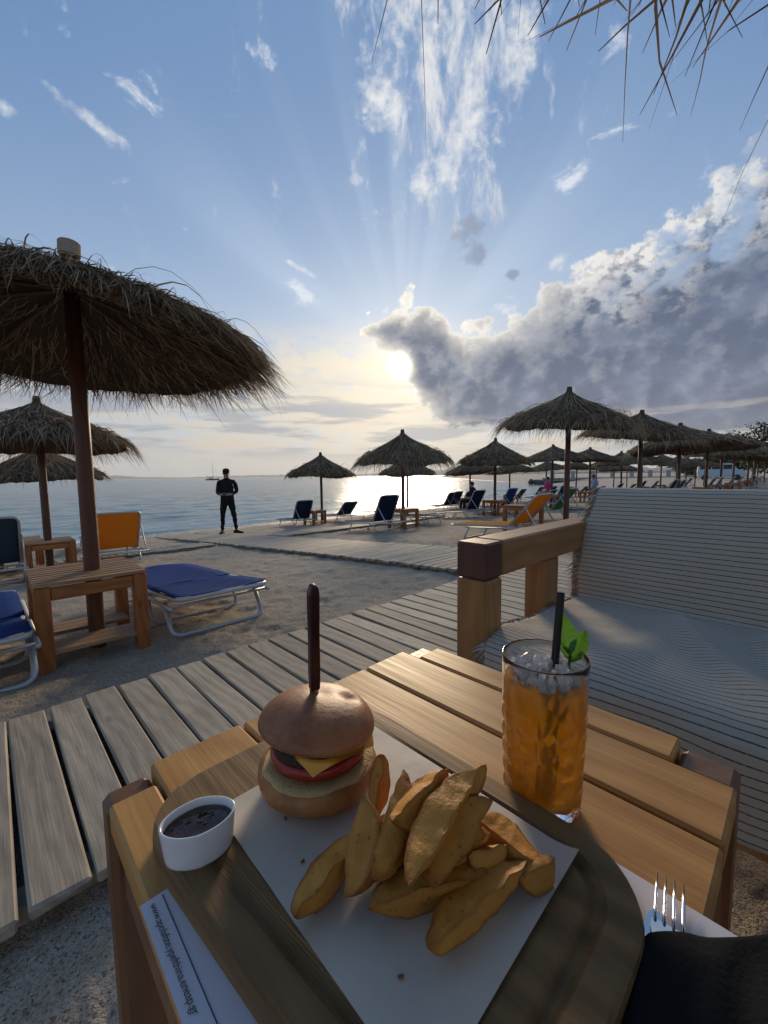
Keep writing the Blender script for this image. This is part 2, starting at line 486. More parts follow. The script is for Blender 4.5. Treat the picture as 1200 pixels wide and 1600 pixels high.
M['arm_leg'] = wood('sofa_pine_upright', (.20, .085, .026), (.40, .195, .068), 2, .42, .9, .16, .6, .2)
M['arm_end'] = wood('sofa_end_grain', (.060, .022, .014), (.13, .048, .028), 2, .5, .9, .16, 0, .2)
M['beach_slat'] = wood('worn_beach_table_slat', (.17, .080, .034), (.42, .240, .115), 0, .6, 1.0, .3, .5, .3)
M['beach_leg'] = wood('beach_table_leg', (.17, .046, .011), (.41, .140, .032), 2, .5, .9, .22, .6, .25)
M['beach_rail'] = wood('beach_table_rail', (.17, .050, .013), (.42, .155, .040), 0, .5, .9, .22, .6, .25)
M['pole'] = wood('umbrella_pole_wood', (.045, .016, .009), (.115, .042, .020), 2, .5, .8, .2, .2, .35)
M['board'] = wood('serving_board_wood', (.085, .046, .018), (.26, .150, .062), 1, .58, 1.25, .3, .15, .1, .25)
M['rope'] = plain('pale_rope', (.42, .37, .28), .9, 0, .35, 90, .6)
M['alu'] = plain('dull_white_metal', (.50, .50, .49), .45, .35, .10, 30)
M['grey_plastic'] = plain('grey_bed_plastic', (.34, .34, .33), .5, 0, .2, 25)
M['dark_plastic'] = plain('dark_plastic', (.02, .02, .022), .5)
def canvas(name, c, tr=.25):
    m, N, b = new_mat(name)
    tc = N.new('ShaderNodeTexCoord').outputs['Object']
    w = N.noise(N.mapping(tc, (260, 260, 260)), 1, 2, .5)
    blot = N.noise(tc, 3.5, 5, .6)
    lo = tuple(x * .72 for x in c); hi = tuple(x * 1.2 for x in c)
    N.put(b.inputs['Base Color'], N.mix(N.add(N.mul(w, .3), N.mul(blot, .7)), lo, hi))
    b.inputs['Roughness'].default_value = .95; b.inputs['Specular IOR Level'].default_value = .08
    N.put(b.inputs['Normal'], N.bump(N.add(N.mul(w, .4), blot), .25, .01))
    tl = N.new('ShaderNodeBsdfTranslucent'); tl.inputs[0].default_value = (*c, 1)
    mx = N.new('ShaderNodeMixShader'); mx.inputs[0].default_value = tr
    t = m.node_tree; t.links.new(b.outputs[0], mx.inputs[1]); t.links.new(tl.outputs[0], mx.inputs[2])
    o = [n for n in t.nodes if n.type == 'OUTPUT_MATERIAL'][0]; t.links.new(mx.outputs[0], o.inputs[0])
    return m
M['blue'] = canvas('blue_canvas', (.018, .060, .235))
M['navy'] = canvas('navy_canvas', (.018, .030, .075))
M['orange'] = canvas('orange_canvas', (.66, .29, .035), .4)
M['green'] = canvas('green_canvas', (.06, .26, .09), .35)
M['slate'] = canvas('slate_canvas', (.05, .075, .105))
def straw_mat(name, a, b_, c_):
    m, N, b = new_mat(name)
    at = N.new('ShaderNodeAttribute', attribute_name='rnd').outputs['Fac']
    tc = N.new('ShaderNodeTexCoord').outputs['Object']
    f = N.add(N.mul(at, .8), N.mul(N.noise(tc, 6, 4, .6), .35))
    c = N.ramp(f, [(.1, a), (.55, b_), (1.0, c_)])
    N.put(b.inputs['Base Color'], c); b.inputs['Roughness'].default_value = .75
    b.inputs['Specular IOR Level'].default_value = .25
    tl = N.new('ShaderNodeBsdfTranslucent'); N.put(tl.inputs[0], c)
    mx = N.new('ShaderNodeMixShader'); mx.inputs[0].default_value = .13
    t = m.node_tree; t.links.new(b.outputs[0], mx.inputs[1]); t.links.new(tl.outputs[0], mx.inputs[2])
    o = [n for n in t.nodes if n.type == 'OUTPUT_MATERIAL'][0]; t.links.new(mx.outputs[0], o.inputs[0])
    return m
M['straw'] = straw_mat('dry_straw', (.070, .045, .024), (.23, .155, .086), (.50, .37, .225))
M['thatch'] = plain('packed_thatch', (.085, .062, .040), .9, 0, .4, 30, .8, .1)

# ------------------------------------------------------------------ ground
def sand_mat():
    m, N, b = new_mat('pebbly_sand')
    p = N.new('ShaderNodeNewGeometry').outputs['Position']
    z = N.sep(p)[2]
    n1 = N.noise(p, 1.1, 5, .6); n2 = N.noise(p, 9, 6, .65); n3 = N.noise(p, 75, 4, .7)
    v1 = N.voro(N.mapping(p, (1, 1, 1)), 190, out='Color'); vd = N.voro(p, 190)
    peb = N.sep(v1)[0]
    f = N.add(N.mul(n1, .3), N.add(N.mul(n2, .35), N.mul(n3, .45)))
    c = N.ramp(f, [(.30, (.245, .192, .134)), (.55, (.45, .360, .258)), (.80, (.60, .51, .39))])
    c = N.mix(N.mul(N.sstep(peb, .68, .9), .65), c, (.52, .48, .43))
    c = N.mix(N.mul(N.sstep(peb, .22, .06), .6), c, (.075, .062, .050))
    wet = N.sstep(N.add(z, N.mul(N.sub(n1, .5), .06)), -.845, -.895)
    c = N.mix(N.mul(wet, .62), c, (.10, .085, .068))
    N.put(b.inputs['Base Color'], c)
    N.put(b.inputs['Roughness'], N.sub(.92, N.mul(wet, .5)))
    b.inputs['Specular IOR Level'].default_value = .3
    h = N.add(N.mul(n2, .7), N.add(N.mul(n3, .35), N.mul(N.sstep(vd, .0, .5), -.12)))
    N.put(b.inputs['Normal'], N.bump(h, .9, .05))
    return m
M['sand'] = sand_mat()
def polar(r0, r1, nr, a0, a1, na, wrap=False):
    r = np.geomspace(r0, r1, nr)
    a = np.linspace(a0, a1, na, endpoint=not wrap)
    A, Rr = np.meshgrid(a, r, indexing='ij')
    return Rr * np.sin(A), Rr * np.cos(A), Rr
aa = np.concatenate([np.linspace(R(-68), R(68), 640, endpoint=False), np.linspace(R(68), R(292), 90, endpoint=False)])
rr0 = np.concatenate([np.geomspace(.25, 1.2, 60, endpoint=False), np.geomspace(1.2, 14, 330, endpoint=False), np.geomspace(14, 420, 110)])
A_, r = np.meshgrid(aa, rr0, indexing='ij'); x, y = r * np.sin(A_), r * np.cos(A_)
hf = np.clip(1 - (r - 14) / 30, 0.0, 1)
foot = fbm(x * 2.3, y * 2.3, 0.3, 3, .6)
dent = np.minimum(0, fbm(x * 4.1 + 9, y * 4.1, 4.2, 2, .5) + .12)
z = ground(x, y) + hf * (.030 * foot + .035 * dent + .024 * fbm(x * 8, y * 8, 1.7, 4, .6)) + .006
n_far = fbm(x * .12, y * .12, 2.2, 3) * .12 * np.clip((r - 10) / 30, 0, 1)
z = z + n_far
sand_me = mesh_data('sand', np.stack([x, y, z], -1).reshape(-1, 3), grid_faces(730, 500, True), M['sand'], True)
tag(obj('sand', sand_me), kind='structure')

# ------------------------------------------------------------------ sea
def sea_mat():
    m, N, b = new_mat('calm_sea_water')
    p = N.new('ShaderNodeNewGeometry').outputs['Position']
    q = N.mapping(p, (1, 1, 1), (0, 0, 0), (0, 0, -BEACH))
    u_, v_, _ = N.sep(q)
    a = N.noise(N.mapping(q, (.32, 1.0, 1)), .9, 4, .55, .3)
    b2 = N.noise(N.mapping(q, (.5, 1.25, 1), (7, 3, 0)), 3.6, 4, .6, .2)
    c2 = N.noise(N.mapping(q, (.18, .6, 1), (1, 9, 0)), .16, 3, .5)
    h = N.add(N.mul(a, .55), N.add(N.mul(b2, .22), N.mul(c2, .9)))
    N.put(b.inputs['Normal'], N.bump(h, .58, .30))
    deep = N.sstep(v_, 15, 60)
    col_ = N.mix(deep, (.15, .255, .27), (.075, .150, .185))
    # broken foam where the small waves run out on the sand
    f1 = N.noise(N.mapping(q, (.35, 1.4, 1)), 1.0, 5, .65, .4)
    line = N.add(v_, N.mul(N.sub(f1, .5), 2.4))
    foam = N.mul(N.sstep(line, 14.3, 14.6), N.sstep(line, 15.7, 15.1))
    foam2 = N.mul(N.sstep(line, 16.5, 16.7), N.sstep(line, 17.15, 16.9))
    fm = N.mul(N.m('MAXIMUM', foam, N.mul(foam2, .55)), N.sstep(N.noise(q, 5, 5, .7), .34, .54))
    N.put(b.inputs['Base Color'], N.mix(fm, col_, (.78, .80, .80)))
    N.put(b.inputs['Roughness'], N.add(.20, N.mul(fm, .6)))
    b.inputs['IOR'].default_value = 1.333; b.inputs['Specular IOR Level'].default_value = .30
    return m
M['sea'] = sea_mat()
x, y, r = polar(7, 6400, 420, R(-88), R(88), 440)
u_ = x * CU + y * SU; v_ = -x * SU + y * CU
fade = np.clip(1.3 - r / 90, 0, 1)
w = .030 * np.sin(v_ * 2.6 + 1.8 * fbm(u_ * .13, v_ * .3, 0, 2) * 6) + .022 * np.sin(v_ * 5.1 + u_ * .7 + fbm(u_ * .3, v_ * .4, 3, 2) * 7) + .04 * fbm(u_ * .8, v_ * 2.2, 5, 3)
z = SEA_Z + w * fade
tag(obj('sea', mesh_data('sea', np.stack([x, y, z], -1).reshape(-1, 3), grid_faces(440, 420), M['sea'], True)), kind='structure')

# ------------------------------------------------------------------ far hills across the bay
M['hill'] = plain('scrub_hillside', (.075, .085, .060), .95, 0, .35, .01, 0, .1)
def hills(name, dist, prof, depth, label_seed):
    az = np.array([p[0] for p in prof]); hh = np.array([p[1] for p in prof])
    n = 160; a = np.linspace(az[0], az[-1], n); h = np.interp(a, az, hh)
    h = np.maximum(0, h + h * .45 * fbm(a * 1.7, label_seed, 0, 4) + dist * .00035 * fbm(a * 5, label_seed + 3, 0, 3) * (h > 1))
    k = 14; t = np.linspace(0, 1, k)
    V = []
    for i in range(n):
        for j in range(k):
            rr = dist + depth * (t[j] - .35)
            zz = h[i] * math.sin(math.pi * min(1, max(0, t[j]))) ** .8 * (1 + .25 * float(vnoise(a[i] * 2, t[j] * 5, label_seed)))
            V.append((rr * math.sin(R(a[i])), rr * math.cos(R(a[i])), SEA_Z - 1 + zz))
    tag(obj(name, mesh_data(name, V, grid_faces(n, k), M['hill'], True)), kind='structure')
hills('far_hills', 5600, [(-46, 0), (-40, 30), (-36.5, 62), (-33, 34), (-27, 12), (-20, 26), (-14, 34), (-8, 20), (-3, 26), (0, 50), (3, 80), (7, 75), (12, 60), (20, 0)], 900, 1.3)
hills('headland', 3000, [(6.6, 0), (7.6, 14), (9.2, 52), (11, 66), (14, 60), (18, 46), (24, 40), (32, 34), (42, 30), (60, 30), (70, 0)], 700, 7.7)

# ------------------------------------------------------------------ boardwalks
def shade_planks(parent, count, place, L, W, T, matname, variants=5):
    datas = []
    for k in range(variants):
        V, F = chamfer_box((W * random.uniform(.95, 1.0), L * random.uniform(.985, 1.01), T), .005)
        V = [(vx + .002 * random.uniform(-1, 1), vy + .004 * random.uniform(-1, 1), vz + .0015 * random.uniform(-1, 1)) for vx, vy, vz in V]
        datas.append(mesh_data('plank', V, F, M[matname]))
    for i in range(count):
        loc, rz, tilt = place(i)
        o = obj('plank', random.choice(datas), parent, loc)
        o.rotation_euler = (tilt + random.uniform(-.006, .006), random.uniform(-.006, .006), rz + random.uniform(-.012, .012))
# near walkway, parallel to the shore
def bearers(name, lines, label=None):
    b = MB()
    for (p0, p1) in lines:
        a, c = Vector(p0), Vector(p1); d = c - a
        q = d.to_track_quat('X', 'Z').to_matrix()
        b.box((a + c) / 2, (d.length, .07, .045), .004, q)
    return tag(obj(name, b.data(name, M['deck_x'])), kind='structure')
def P3(u, v, z): return (*uv(u, v), z)
w1 = bearers('boardwalk', [(P3(-2.0, v, -.052), P3(16, v, -.052)) for v in (1.2, 2.0)])
pitch = .122
shade_planks(w1, 140, lambda i: (P3(-1.9 + i * pitch, 1.60 + random.uniform(-.012, .012), -.0135), BEACH, 0), 1.0, .1135, .027, 'deck')
# cross walkway running down to the sea
def wz(u, v): return gz(u, v) + .052
w2 = bearers('boardwalk', [(P3(u, a, wz(u, a) - .04), P3(u, a + 1.6, wz(u, a + 1.6) - .04)) for u in (3.5, 4.66) for a in np.arange(2.2, 11.8, 1.6)])
slope = math.atan(.069)
shade_planks(w2, 78, lambda i: (P3(4.07 + random.uniform(-.02, .02), 2.17 + i * pitch, wz(4.07, 2.17 + i * pitch)), BEACH + math.pi / 2, 0), 1.34, .099, .027, 'deck')
# low walkway near the water
w3 = bearers('boardwalk', [(P3(a, v, wz(a, v) - .04), P3(b_, v, wz(b_, v) - .04)) for v in (8.45, 9.1) for a, b_ in ((-4.2, 3.36), (4.8, 11))])
us = [u for u in np.arange(-4.2, 11, pitch) if not 3.30 < u < 4.86]
shade_planks(w3, len(us), lambda i: (P3(us[i], 8.8 + random.uniform(-.012, .012), wz(us[i], 8.8) - .004), BEACH, -slope), .86, .104, .027, 'deck')

# ------------------------------------------------------------------ thatched umbrellas
PROF = [(.045, 0.0), (.070, -.045), (.12, -.09), (.24, -.16), (.42, -.255), (.65, -.365), (.88, -.475), (1.06, -.565), (1.14, -.615)]
PR = np.array([p[0] for p in PROF]); PZ = np.array([p[1] for p in PROF])
def ribbons(paths, widths, vals):
    """paths: (n, k, 3); flat strands of straw, each its own ribbon"""
    n, k, _ = paths.shape
    d = np.gradient(paths, axis=1)
    side = np.cross(d, np.array([.13, .21, 1.0])); side /= np.linalg.norm(side, axis=-1, keepdims=True) + 1e-9
    side = side + .55 * rng.normal(size=(n, 1, 3)); side /= np.linalg.norm(side, axis=-1, keepdims=True) + 1e-9
    tw = np.linspace(1, .12, k)[None, :, None] * widths[:, None, None] * .5
    V = np.stack([paths - side * tw, paths + side * tw], 2).reshape(-1, 3)
    base = (np.arange(n) * k * 2)[:, None] + (np.arange(k - 1) * 2)[None]
    F = np.stack([base, base + 1, base + 3, base + 2], -1).reshape(-1, 4)
    return V, F, np.repeat(vals, k * 2)
def straw_layer(n, r_lo, r_hi, l_lo, l_hi, seg, width, wild, droop, lift=.012, bunch=0, jit=.004):
    th = rng.uniform(0, 2 * np.pi, n)
    if bunch: th = (np.round(th * bunch / 6.283) / bunch * 6.283) * .35 + th * .65
    r0 = np.sqrt(rng.uniform(r_lo ** 2, r_hi ** 2, n)); L = rng.uniform(l_lo, l_hi, n)
    t = np.linspace(0, 1, seg)
    dth = rng.normal(0, wild, n); up = np.abs(rng.normal(0, wild * .07, n)) * np.clip(r0 * 2.5, .12, 1) + lift * rng.uniform(.2, 1.6, n)
    rr = r0[:, None] + L[:, None] * t[None]
    z = np.interp(rr, PR, PZ)
    slope_end = (PZ[-1] - PZ[-3]) / (PR[-1] - PR[-3])
    over = np.maximum(0, rr - PR[-1])
    z = z + over * slope_end - droop * over ** 1.6 * rng.uniform(.2, 1.8, n)[:, None]
    rr2 = PR[-1] + over * rng.uniform(.70, 1.05, n)[:, None]
    rr = np.where(rr > PR[-1], rr2, rr)
    z = z + up[:, None] * (.25 + np.sin(np.pi * np.clip(t, 0, 1))[None] * 1.0)
    ang = th[:, None] + (dth[:, None] * t[None] ** 1.3) * .30 / np.maximum(rr, .25)
    P = np.stack([rr * np.cos(ang), rr * np.sin(ang), z], -1)
    P += rng.normal(0, jit + wild * jit, P.shape) * t[None, :, None]
    return P, width * rng.uniform(.5, 1.3, n), rng.random(n)
def thatch_mesh(name, kind):
    L = []
    if kind == 'near':
        L = [straw_layer(2200, .07, .5, .25, .5, 5, .010, .30, .9, .004, 0, .0012), straw_layer(3200, .4, .95, .25, .5, 5, .010, .32, .9, .006, 60, .0012),
             straw_layer(3800, .80, 1.12, .08, .27, 6, .0095, .32, .9, .004, 60, .001), straw_layer(200, .3, 1.0, .3, .55, 7, .009, .7, .8, .018, 0, .0012), straw_layer(2600, .6, 1.12, .06, .18, 4, .010, .4, 1.6, -.04, 0, .001),
             straw_layer(4200, .12, 1.08, .12, .34, 4, .011, .3, 1.2, -.075, 0, .001), straw_layer(2200, .95, 1.12, .08, .28, 5, .010, .35, 1.3, -.02, 50, .001)]
    elif kind == 'over':
        L = [straw_layer(1200, .3, .9, .2, .4, 4, .012, .3, .9), straw_layer(1500, .85, 1.12, .05, .16, 4, .011, .35, 1.6, .0), straw_layer(560, 1.0, 1.12, .07, .15, 7, .012, .30, 3.0, .0, 22, .0008), straw_layer(90, 1.0, 1.12, .11, .185, 8, .012, .30, 4.0, .0, 20, .001)]
    elif kind == 'shaggy':
        L = [straw_layer(900, .06, .5, .25, .5, 4, .016, .25, .9, .002, 30), straw_layer(1300, .35, .95, .3, .55, 4, .016, .4, .9, .008, 40),
             straw_layer(1700, .75, 1.12, .12, .36, 5, .017, .5, .8, .012, 46), straw_layer(60, .3, 1.0, .3, .6, 5, .012, 1.0, .9, .02)]
    else:
        L = [straw_layer(700, .06, .5, .2, .4, 3, .020, .15, .9, .0, 30), straw_layer(900, .35, .95, .2, .45, 3, .020, .22, .9, .004, 40),
             straw_layer(1300, .80, 1.12, .06, .20, 4, .020, .4, 1.2, .008, 46), straw_layer(14, .4, 1.0, .3, .5, 4, .014, 1.0, .9, .02)]
    V, F, A, k = [], [], [], 0
    for p, w, v in L:
        a, f, at = ribbons(p, w, v); V.append(a); F.append(f + k); A.append(at); k += len(a)
    return mesh_data(name, np.concatenate(V), np.concatenate(F), M['straw'], False, None, np.concatenate(A))
def shell_mesh(seed, n=96):
    prof = [(r * .97, z - .012) for r, z in PROF] + [(1.10, -.665), (1.02, -.60), (.85, -.50), (.6, -.39), (.3, -.27), (.05, -.18)]
    V, F = lathe(prof, n)
    V = np.array(V); th = np.arctan2(V[:, 1], V[:, 0]); rr = np.hypot(V[:, 0], V[:, 1])
    V[:, 2] += .03 * fbm(np.cos(th) * 2.5 + seed, np.sin(th) * 2.5, rr * 2, 3) * (rr > .1)
    V[:, 2] += (.018 * np.sin(th * 3 + seed) + .012 * np.sin(th * 5 + 2 * seed)) * rr
    V[:, 2] += .05 * fbm(np.cos(th) * 14 + seed, np.sin(th) * 14, rr * 6, 2) * (rr > .95)
    me = mesh_data('canopy', V, F, M['thatch'], True, None, np.full(len(V), .2)); return me
cap_b = MB()
for k in range(6): cap_b.tube([(.052 * math.cos(a), .052 * math.sin(a), -.012 + k * .017) for a in np.linspace(0, 6.283, 19)], .0095, 6, False)
cap_b.add(*lathe([(0, .085), (.045, .085), (.05, .07), (.05, -.03)], 16))
CAP = cap_b.data('rope_binding', M['rope'], True)
small_cap = MB(); small_cap.add(*lathe([(0, .05), (.042, .045), (.05, .0), (.055, -.06)], 12)); SCAP = small_cap.data('top_cap', M['thatch'], True)
THATCH = {k: [thatch_mesh('straw', k) for _ in range(n)] for k, n in (('near', 1), ('over', 1), ('shaggy', 2), ('neat', 3))}
SHELL = [shell_mesh(s) for s in (.3, 1.9, 4.1)]
UMB_H = 2.42
def pole_mesh(r):
    V, F = lathe([(0, -.3), (r * 1.05, -.3), (r * 1.05, 0), (r, 1.2), (r * .93, UMB_H - .06), (0, UMB_H - .05)], 14); return mesh_data('pole', V, F, M['pole'], True)
POLE = pole_mesh(.044)
rb = MB()
for k in range(8):
    a = k * math.pi / 4
    rb.tube([(.06 * math.cos(a), .06 * math.sin(a), -.20), (.62 * math.cos(a), .62 * math.sin(a), -.42), (1.08 * math.cos(a), 1.08 * math.sin(a), -.645)], .014, 6)
RIB = [None]
def rib_mesh():
    b = MB(); b.tube([(.05, 0, -.21), (.6, 0, -.415), (1.07, 0, -.645)], .013, 6); return b.data('rib', M['pole'])
RIBM = rib_mesh()
def umbrella(u, v, kind, label, group, rope=False, rz=None, h=0.0, lean=(0, 0), scale=1.0, ribs=False, zs=1.2, tilt=None):
    x, y = uv(u, v)
    o = empty('thatched_umbrella', (x, y, float(ground(x, y))), label=label, cat='umbrella', group=group)
    o.rotation_euler = (lean[0], lean[1], 0)
    obj('pole', POLE, o)
    top = UMB_H + h
    rz = random.uniform(0, 6.28) if rz is None else rz
    c = obj('canopy', random.choice(SHELL), o, (0, 0, top), (random.uniform(-.075, .075), random.uniform(-.075, .075), rz))
    c.scale = (scale, scale, zs)
    if tilt is not None: c.rotation_euler = (Matrix.Rotation(tilt[1], 3, Vector((math.cos(tilt[0]), math.sin(tilt[0]), 0))) @ Matrix.Rotation(rz, 3, 'Z')).to_euler()
    tag(obj('straw', random.choice(THATCH[kind]), c), kind='stuff')
    obj('rope_binding' if rope else 'top_cap', CAP if rope else SCAP, c, (0, 0, .085 if rope else .0))
    if ribs:
        for k in range(8): obj('rib', RIBM, c, None, (0, 0, k * math.pi / 4))
    return o
GU = 'thatched umbrellas standing in rows on the beach'
umbrella(.44, 3.10, 'near', 'big shaggy thatched umbrella with rope-bound tip through the slatted beach table', GU, True, .4, -.09, (0, 0), .94, True, .76, (R(-35), R(-3)))
umbrella(.56, 7.30, 'shaggy', 'thatched umbrella between the orange sunbed and the slate sunbed', GU, rz=1.0, scale=.90, zs=.98)
umbrella(.86, 11.7, 'neat', 'low thatched umbrella in the seaward row beyond the orange sunbed', GU, rz=2.0)
umbrella(8.30, 11.7, 'neat', 'neat conical thatched umbrella nearest the standing man at the water', GU, rz=.2)
umbrella(7.55, 7.12, 'shaggy', 'shaggy thatched umbrella over the upright navy sunbed by the boardwalk', GU, rz=3.0)
umbrella(12.35, 11.4, 'neat', 'small thatched umbrella half hidden behind the shaggy one', GU)
umbrella(11.65, 6.95, 'neat', 'smooth thatched umbrella over two navy sunbeds and a table at the shore', GU, rz=.9)
umbrella(6.95, 2.80, 'shaggy', 'ragged thatched umbrella beside the yellow-orange sunbed behind the sofa', GU, rz=4.2, ribs=True, scale=.88, zs=.95)
umbrella(10.75, 2.70, 'shaggy', 'lopsided thatched umbrella rising above the middle of the sofa back', GU, rz=5.0, scale=1.0, zs=.9, tilt=(R(40), R(6)))
ROWS = ['thatched umbrella in the landward row that recedes behind the sofa', 'thatched umbrella in the middle row receding down the beach', 'thatched umbrella in the seaward row far down the water edge']
SPOTS = [(14.5, 2.6), (18.1, 2.55), (21.8, 2.5), (25.6, 2.5), (29.4, 2.4), (33.0, 2.4), (37.0, 2.3), (41.0, 2.3), (45.0, 2.3)]
SPOTS_C = [(15.45, 6.85), (19.3, 6.8), (23.1, 6.7), (27.0, 6.6), (30.9, 6.6), (34.8, 6.5), (38.7, 6.5), (42.6, 6.5), (46.5, 6.5)]
SPOTS_B = [(16.5, 11.3), (20.4, 11.2), (24.4, 11.0), (28.4, 11.0), (32.4, 11.0), (36.4, 11.0), (40.4, 11)]
FAR = []
for k, (u, v) in enumerate(SPOTS + SPOTS_C + SPOTS_B):
    umbrella(u + random.uniform(-.15, .15), v + random.uniform(-.12, .12), 'neat', ROWS[0 if k < len(SPOTS) else (1 if k < len(SPOTS + SPOTS_C) else 2)], GU, h=random.uniform(-.06, .06), lean=(random.uniform(-.02, .02), random.uniform(-.02, .02)), scale=random.uniform(1.02, 1.16) + (.12 if v < 4 else 0), zs=random.uniform(.85, 1.1))
# the umbrella this seat is under; its fringe hangs into view
ox, oy = .74, -.445
ou, ov = ox * CU + oy * SU, -ox * SU + oy * CU
umbrella(ou, ov, 'over', 'thatched umbrella overhead with long loose straw hanging from its rim', GU, True, 2.2, .0, (0, 0), 1.08, True, 1.0, (0, 0))

# ------------------------------------------------------------------ sunbeds: length along -y (foot) to +y head in their own frame
def sag_sheet(x0, x1, y0, y1, sag, nx=9, ny=26, th=.004, wav=.004, seed=0.0, cut_hi=True):
    X, Y = np.meshgrid(np.linspace(0, 1, nx), np.linspace(0, 1, ny), indexing='ij')
    Z = -sag * (np.sin(np.pi * X) * np.sin(np.pi * np.clip(Y, 0, 1)) ** .5) + wav * fbm(X * 3 + seed, Y * 3, seed, 3)
    cut = 1 - .30 * np.clip(((Y if cut_hi else 1 - Y) - .92) / .05, 0, 1)
    xm = (x0 + x1) / 2
    V = np.stack([xm + (x1 - x0) * (X - .5) * cut, y0 + (y1 - y0) * Y, Z], -1).reshape(-1, 3)
    F = grid_faces(nx, ny); n = len(V)
    V2 = np.concatenate([V, V - [0, 0, th]]); F2 = [tuple(f) for f in F] + [tuple(f[::-1] + n) for f in F]
    ring = [i * ny for i in range(nx)] + [(nx - 1) * ny + j for j in range(1, ny)] + [i * ny + ny - 1 for i in range(nx - 2, -1, -1)] + [j for j in range(ny - 2, 0, -1)]
    for a, b in zip(ring, ring[1:] + ring[:1]): F2.append((b, a, a + n, b + n))
    return V2, F2
BW, BL, HINGE = .31, 1.86, .68            # half width, length, hinge distance from the head
def bed_frame_mesh():
    b = MB(); z = .25
    y0, y1 = 0, BL
    path = round_path([(-BW, HINGE - .05, z), (-BW, BL, z), (BW, BL, z), (BW, HINGE - .05, z)], .07)
    b.tube(path, 0.0155, 8)
    for s in (-1, 1): b.tube([(s * (BW + .03), .05, z - .035), (s * (BW + .03), BL - .35, z - .035)], .0125, 8)
    b.tube([(-BW - .03, HINGE, z - .035), (BW + .03, HINGE, z - .035)], .011, 8)
    b.tube([(-BW - .03, .1, z - .035), (BW + .03, .1, z - .035)], .011, 8)
    return b.data('frame', M['alu'], True)
def leg_mesh(dy):
    b = MB(); x = BW + .012
    b.tube(round_path([(-x, 0, 0.225), (-x, dy, .012), (x, dy, .012), (x, 0, 0.225)], .07), 0.0155, 8)
    return b.data('leg', M['alu'], True)
def back_frame_mesh():
    b = MB()
    b.tube(round_path([(-BW, 0, 0), (-BW, -HINGE, 0), (BW, -HINGE, 0), (BW, 0, 0)], .08), 0.0155, 8)
    return b.data('back_frame', M['alu'], True)
def prop_mesh(ang):
    b = MB(); x = BW + .018
    yb, zb = -HINGE * .62 * math.cos(ang), .25 + HINGE * .62 * math.sin(ang)
    foot = HINGE - .45 if ang > .4 else HINGE - .55
    b.tube(round_path([(-x, HINGE + yb, zb), (-x, max(.12, foot - .02), 0.215), (x, max(.12, foot - .02), 0.215), (x, HINGE + yb, zb)], .03), .010, 7)
    return b.data('back_prop', M['alu'], True)
FRAME, LEG_F, LEG_H, BACKF = bed_frame_mesh(), leg_mesh(.13), leg_mesh(-.13), back_frame_mesh()
SEAT = {}; BACK = {}; PROP = {}
def bed(u, v, canvas_name, ang, label, group, du=0.0, rz=0.0):
    """u, v: middle of the head end; the foot points to the sea"""
    x, y = uv(u, v); z0 = gz(u, v + .35); z1 = gz(u, v + 1.5)
    o = empty('sunbed', (x, y, gz(u, v)), BEACH + rz, label=label, cat='sunbed', group=group)
    o.rotation_euler = (math.atan((z1 - z0) / 1.15), 0, BEACH + rz)
    if canvas_name not in SEAT:
        V, F = sag_sheet(-BW - .012, BW + .012, HINGE + .0, BL + .004, .020, wav=.011, seed=len(SEAT) * 3.3); SEAT[canvas_name] = mesh_data('seat_canvas', np.array(V) + [0, 0, .267], F, M[canvas_name], True)
        V, F = sag_sheet(-BW - .012, BW + .012, -HINGE - .004, .0, .020, wav=.011, seed=len(SEAT) * 5.1, cut_hi=False); BACK[canvas_name] = mesh_data('back_canvas', np.array(V) + [0, 0, .017], F, M[canvas_name], True)
    obj('frame', FRAME, o); obj('seat_canvas', SEAT[canvas_name], o)
    bf = obj('backrest', BACKF, o, (0, HINGE, .25), (-R(ang), 0, 0))
    obj('back_canvas', BACK[canvas_name], bf)
    obj('leg', LEG_F, o, (0, BL - .42, 0)); obj('leg', LEG_H, o, (0, HINGE + .02, 0))
    k = round(ang)
    if k not in PROP: PROP[k] = prop_mesh(R(ang))
    if ang > 12: obj('back_prop', PROP[k], o)
    else: obj('leg', LEG_H, o, (0, .26, 0))
    return o
GB = 'sunbeds in pairs under the umbrellas'
bed(1.13, 2.72, 'blue', 2, 'blue canvas sunbed lying flat right beside the slatted beach table', GB)
bed(-.21, 2.58, 'blue', 3, 'flat blue sunbed with pale frame on the far side of the slatted table', GB)
bed(1.42, 7.0, 'orange', 58, 'orange canvas sunbed with raised back behind the slatted table', GB)
bed(-.05, 6.55, 'slate', 62, 'slate blue sunbed with raised back and pale frame beyond the flat blue one', GB)
bed(1.9, 11.0, 'navy', 40, 'navy sunbed peeking out beside the big umbrella pole', GB)
bed(7.45, 11.0, 'navy', 62, 'navy sunbed with raised back at the water under the neat umbrella', GB)
bed(9.25, 11.0, 'navy', 42, 'navy sunbed with half raised back near the waterline', GB)
bed(6.75, 6.35, 'navy', 62, 'navy sunbed with tall upright back beside the boardwalk', GB)
bed(8.55, 6.8, 'slate', 3, 'dark sunbed lying flat under the shaggy umbrella', GB)
bed(11.35, 11.1, 'slate', 66, 'grey sunbed with raised mesh back seen past the umbrella pole', GB)
bed(10.75, 6.6, 'slate', 3, 'grey sunbed lying flat beside the twin navy sunbeds', GB)
bed(12.6, 6.6, 'slate', 5, 'long flat grey sunbed beside the table under the smooth umbrella', GB)
bed(15.3, 10.9, 'navy', 56, 'one of two upright navy sunbeds side by side at the water', 'twin navy sunbeds')
bed(16.7, 10.9, 'navy', 56, 'one of two upright navy sunbeds side by side at the water', 'twin navy sunbeds')
bed(6.32, 2.62, 'orange', 46, 'yellow-orange sunbed with raised back behind the sofa arm', GB)
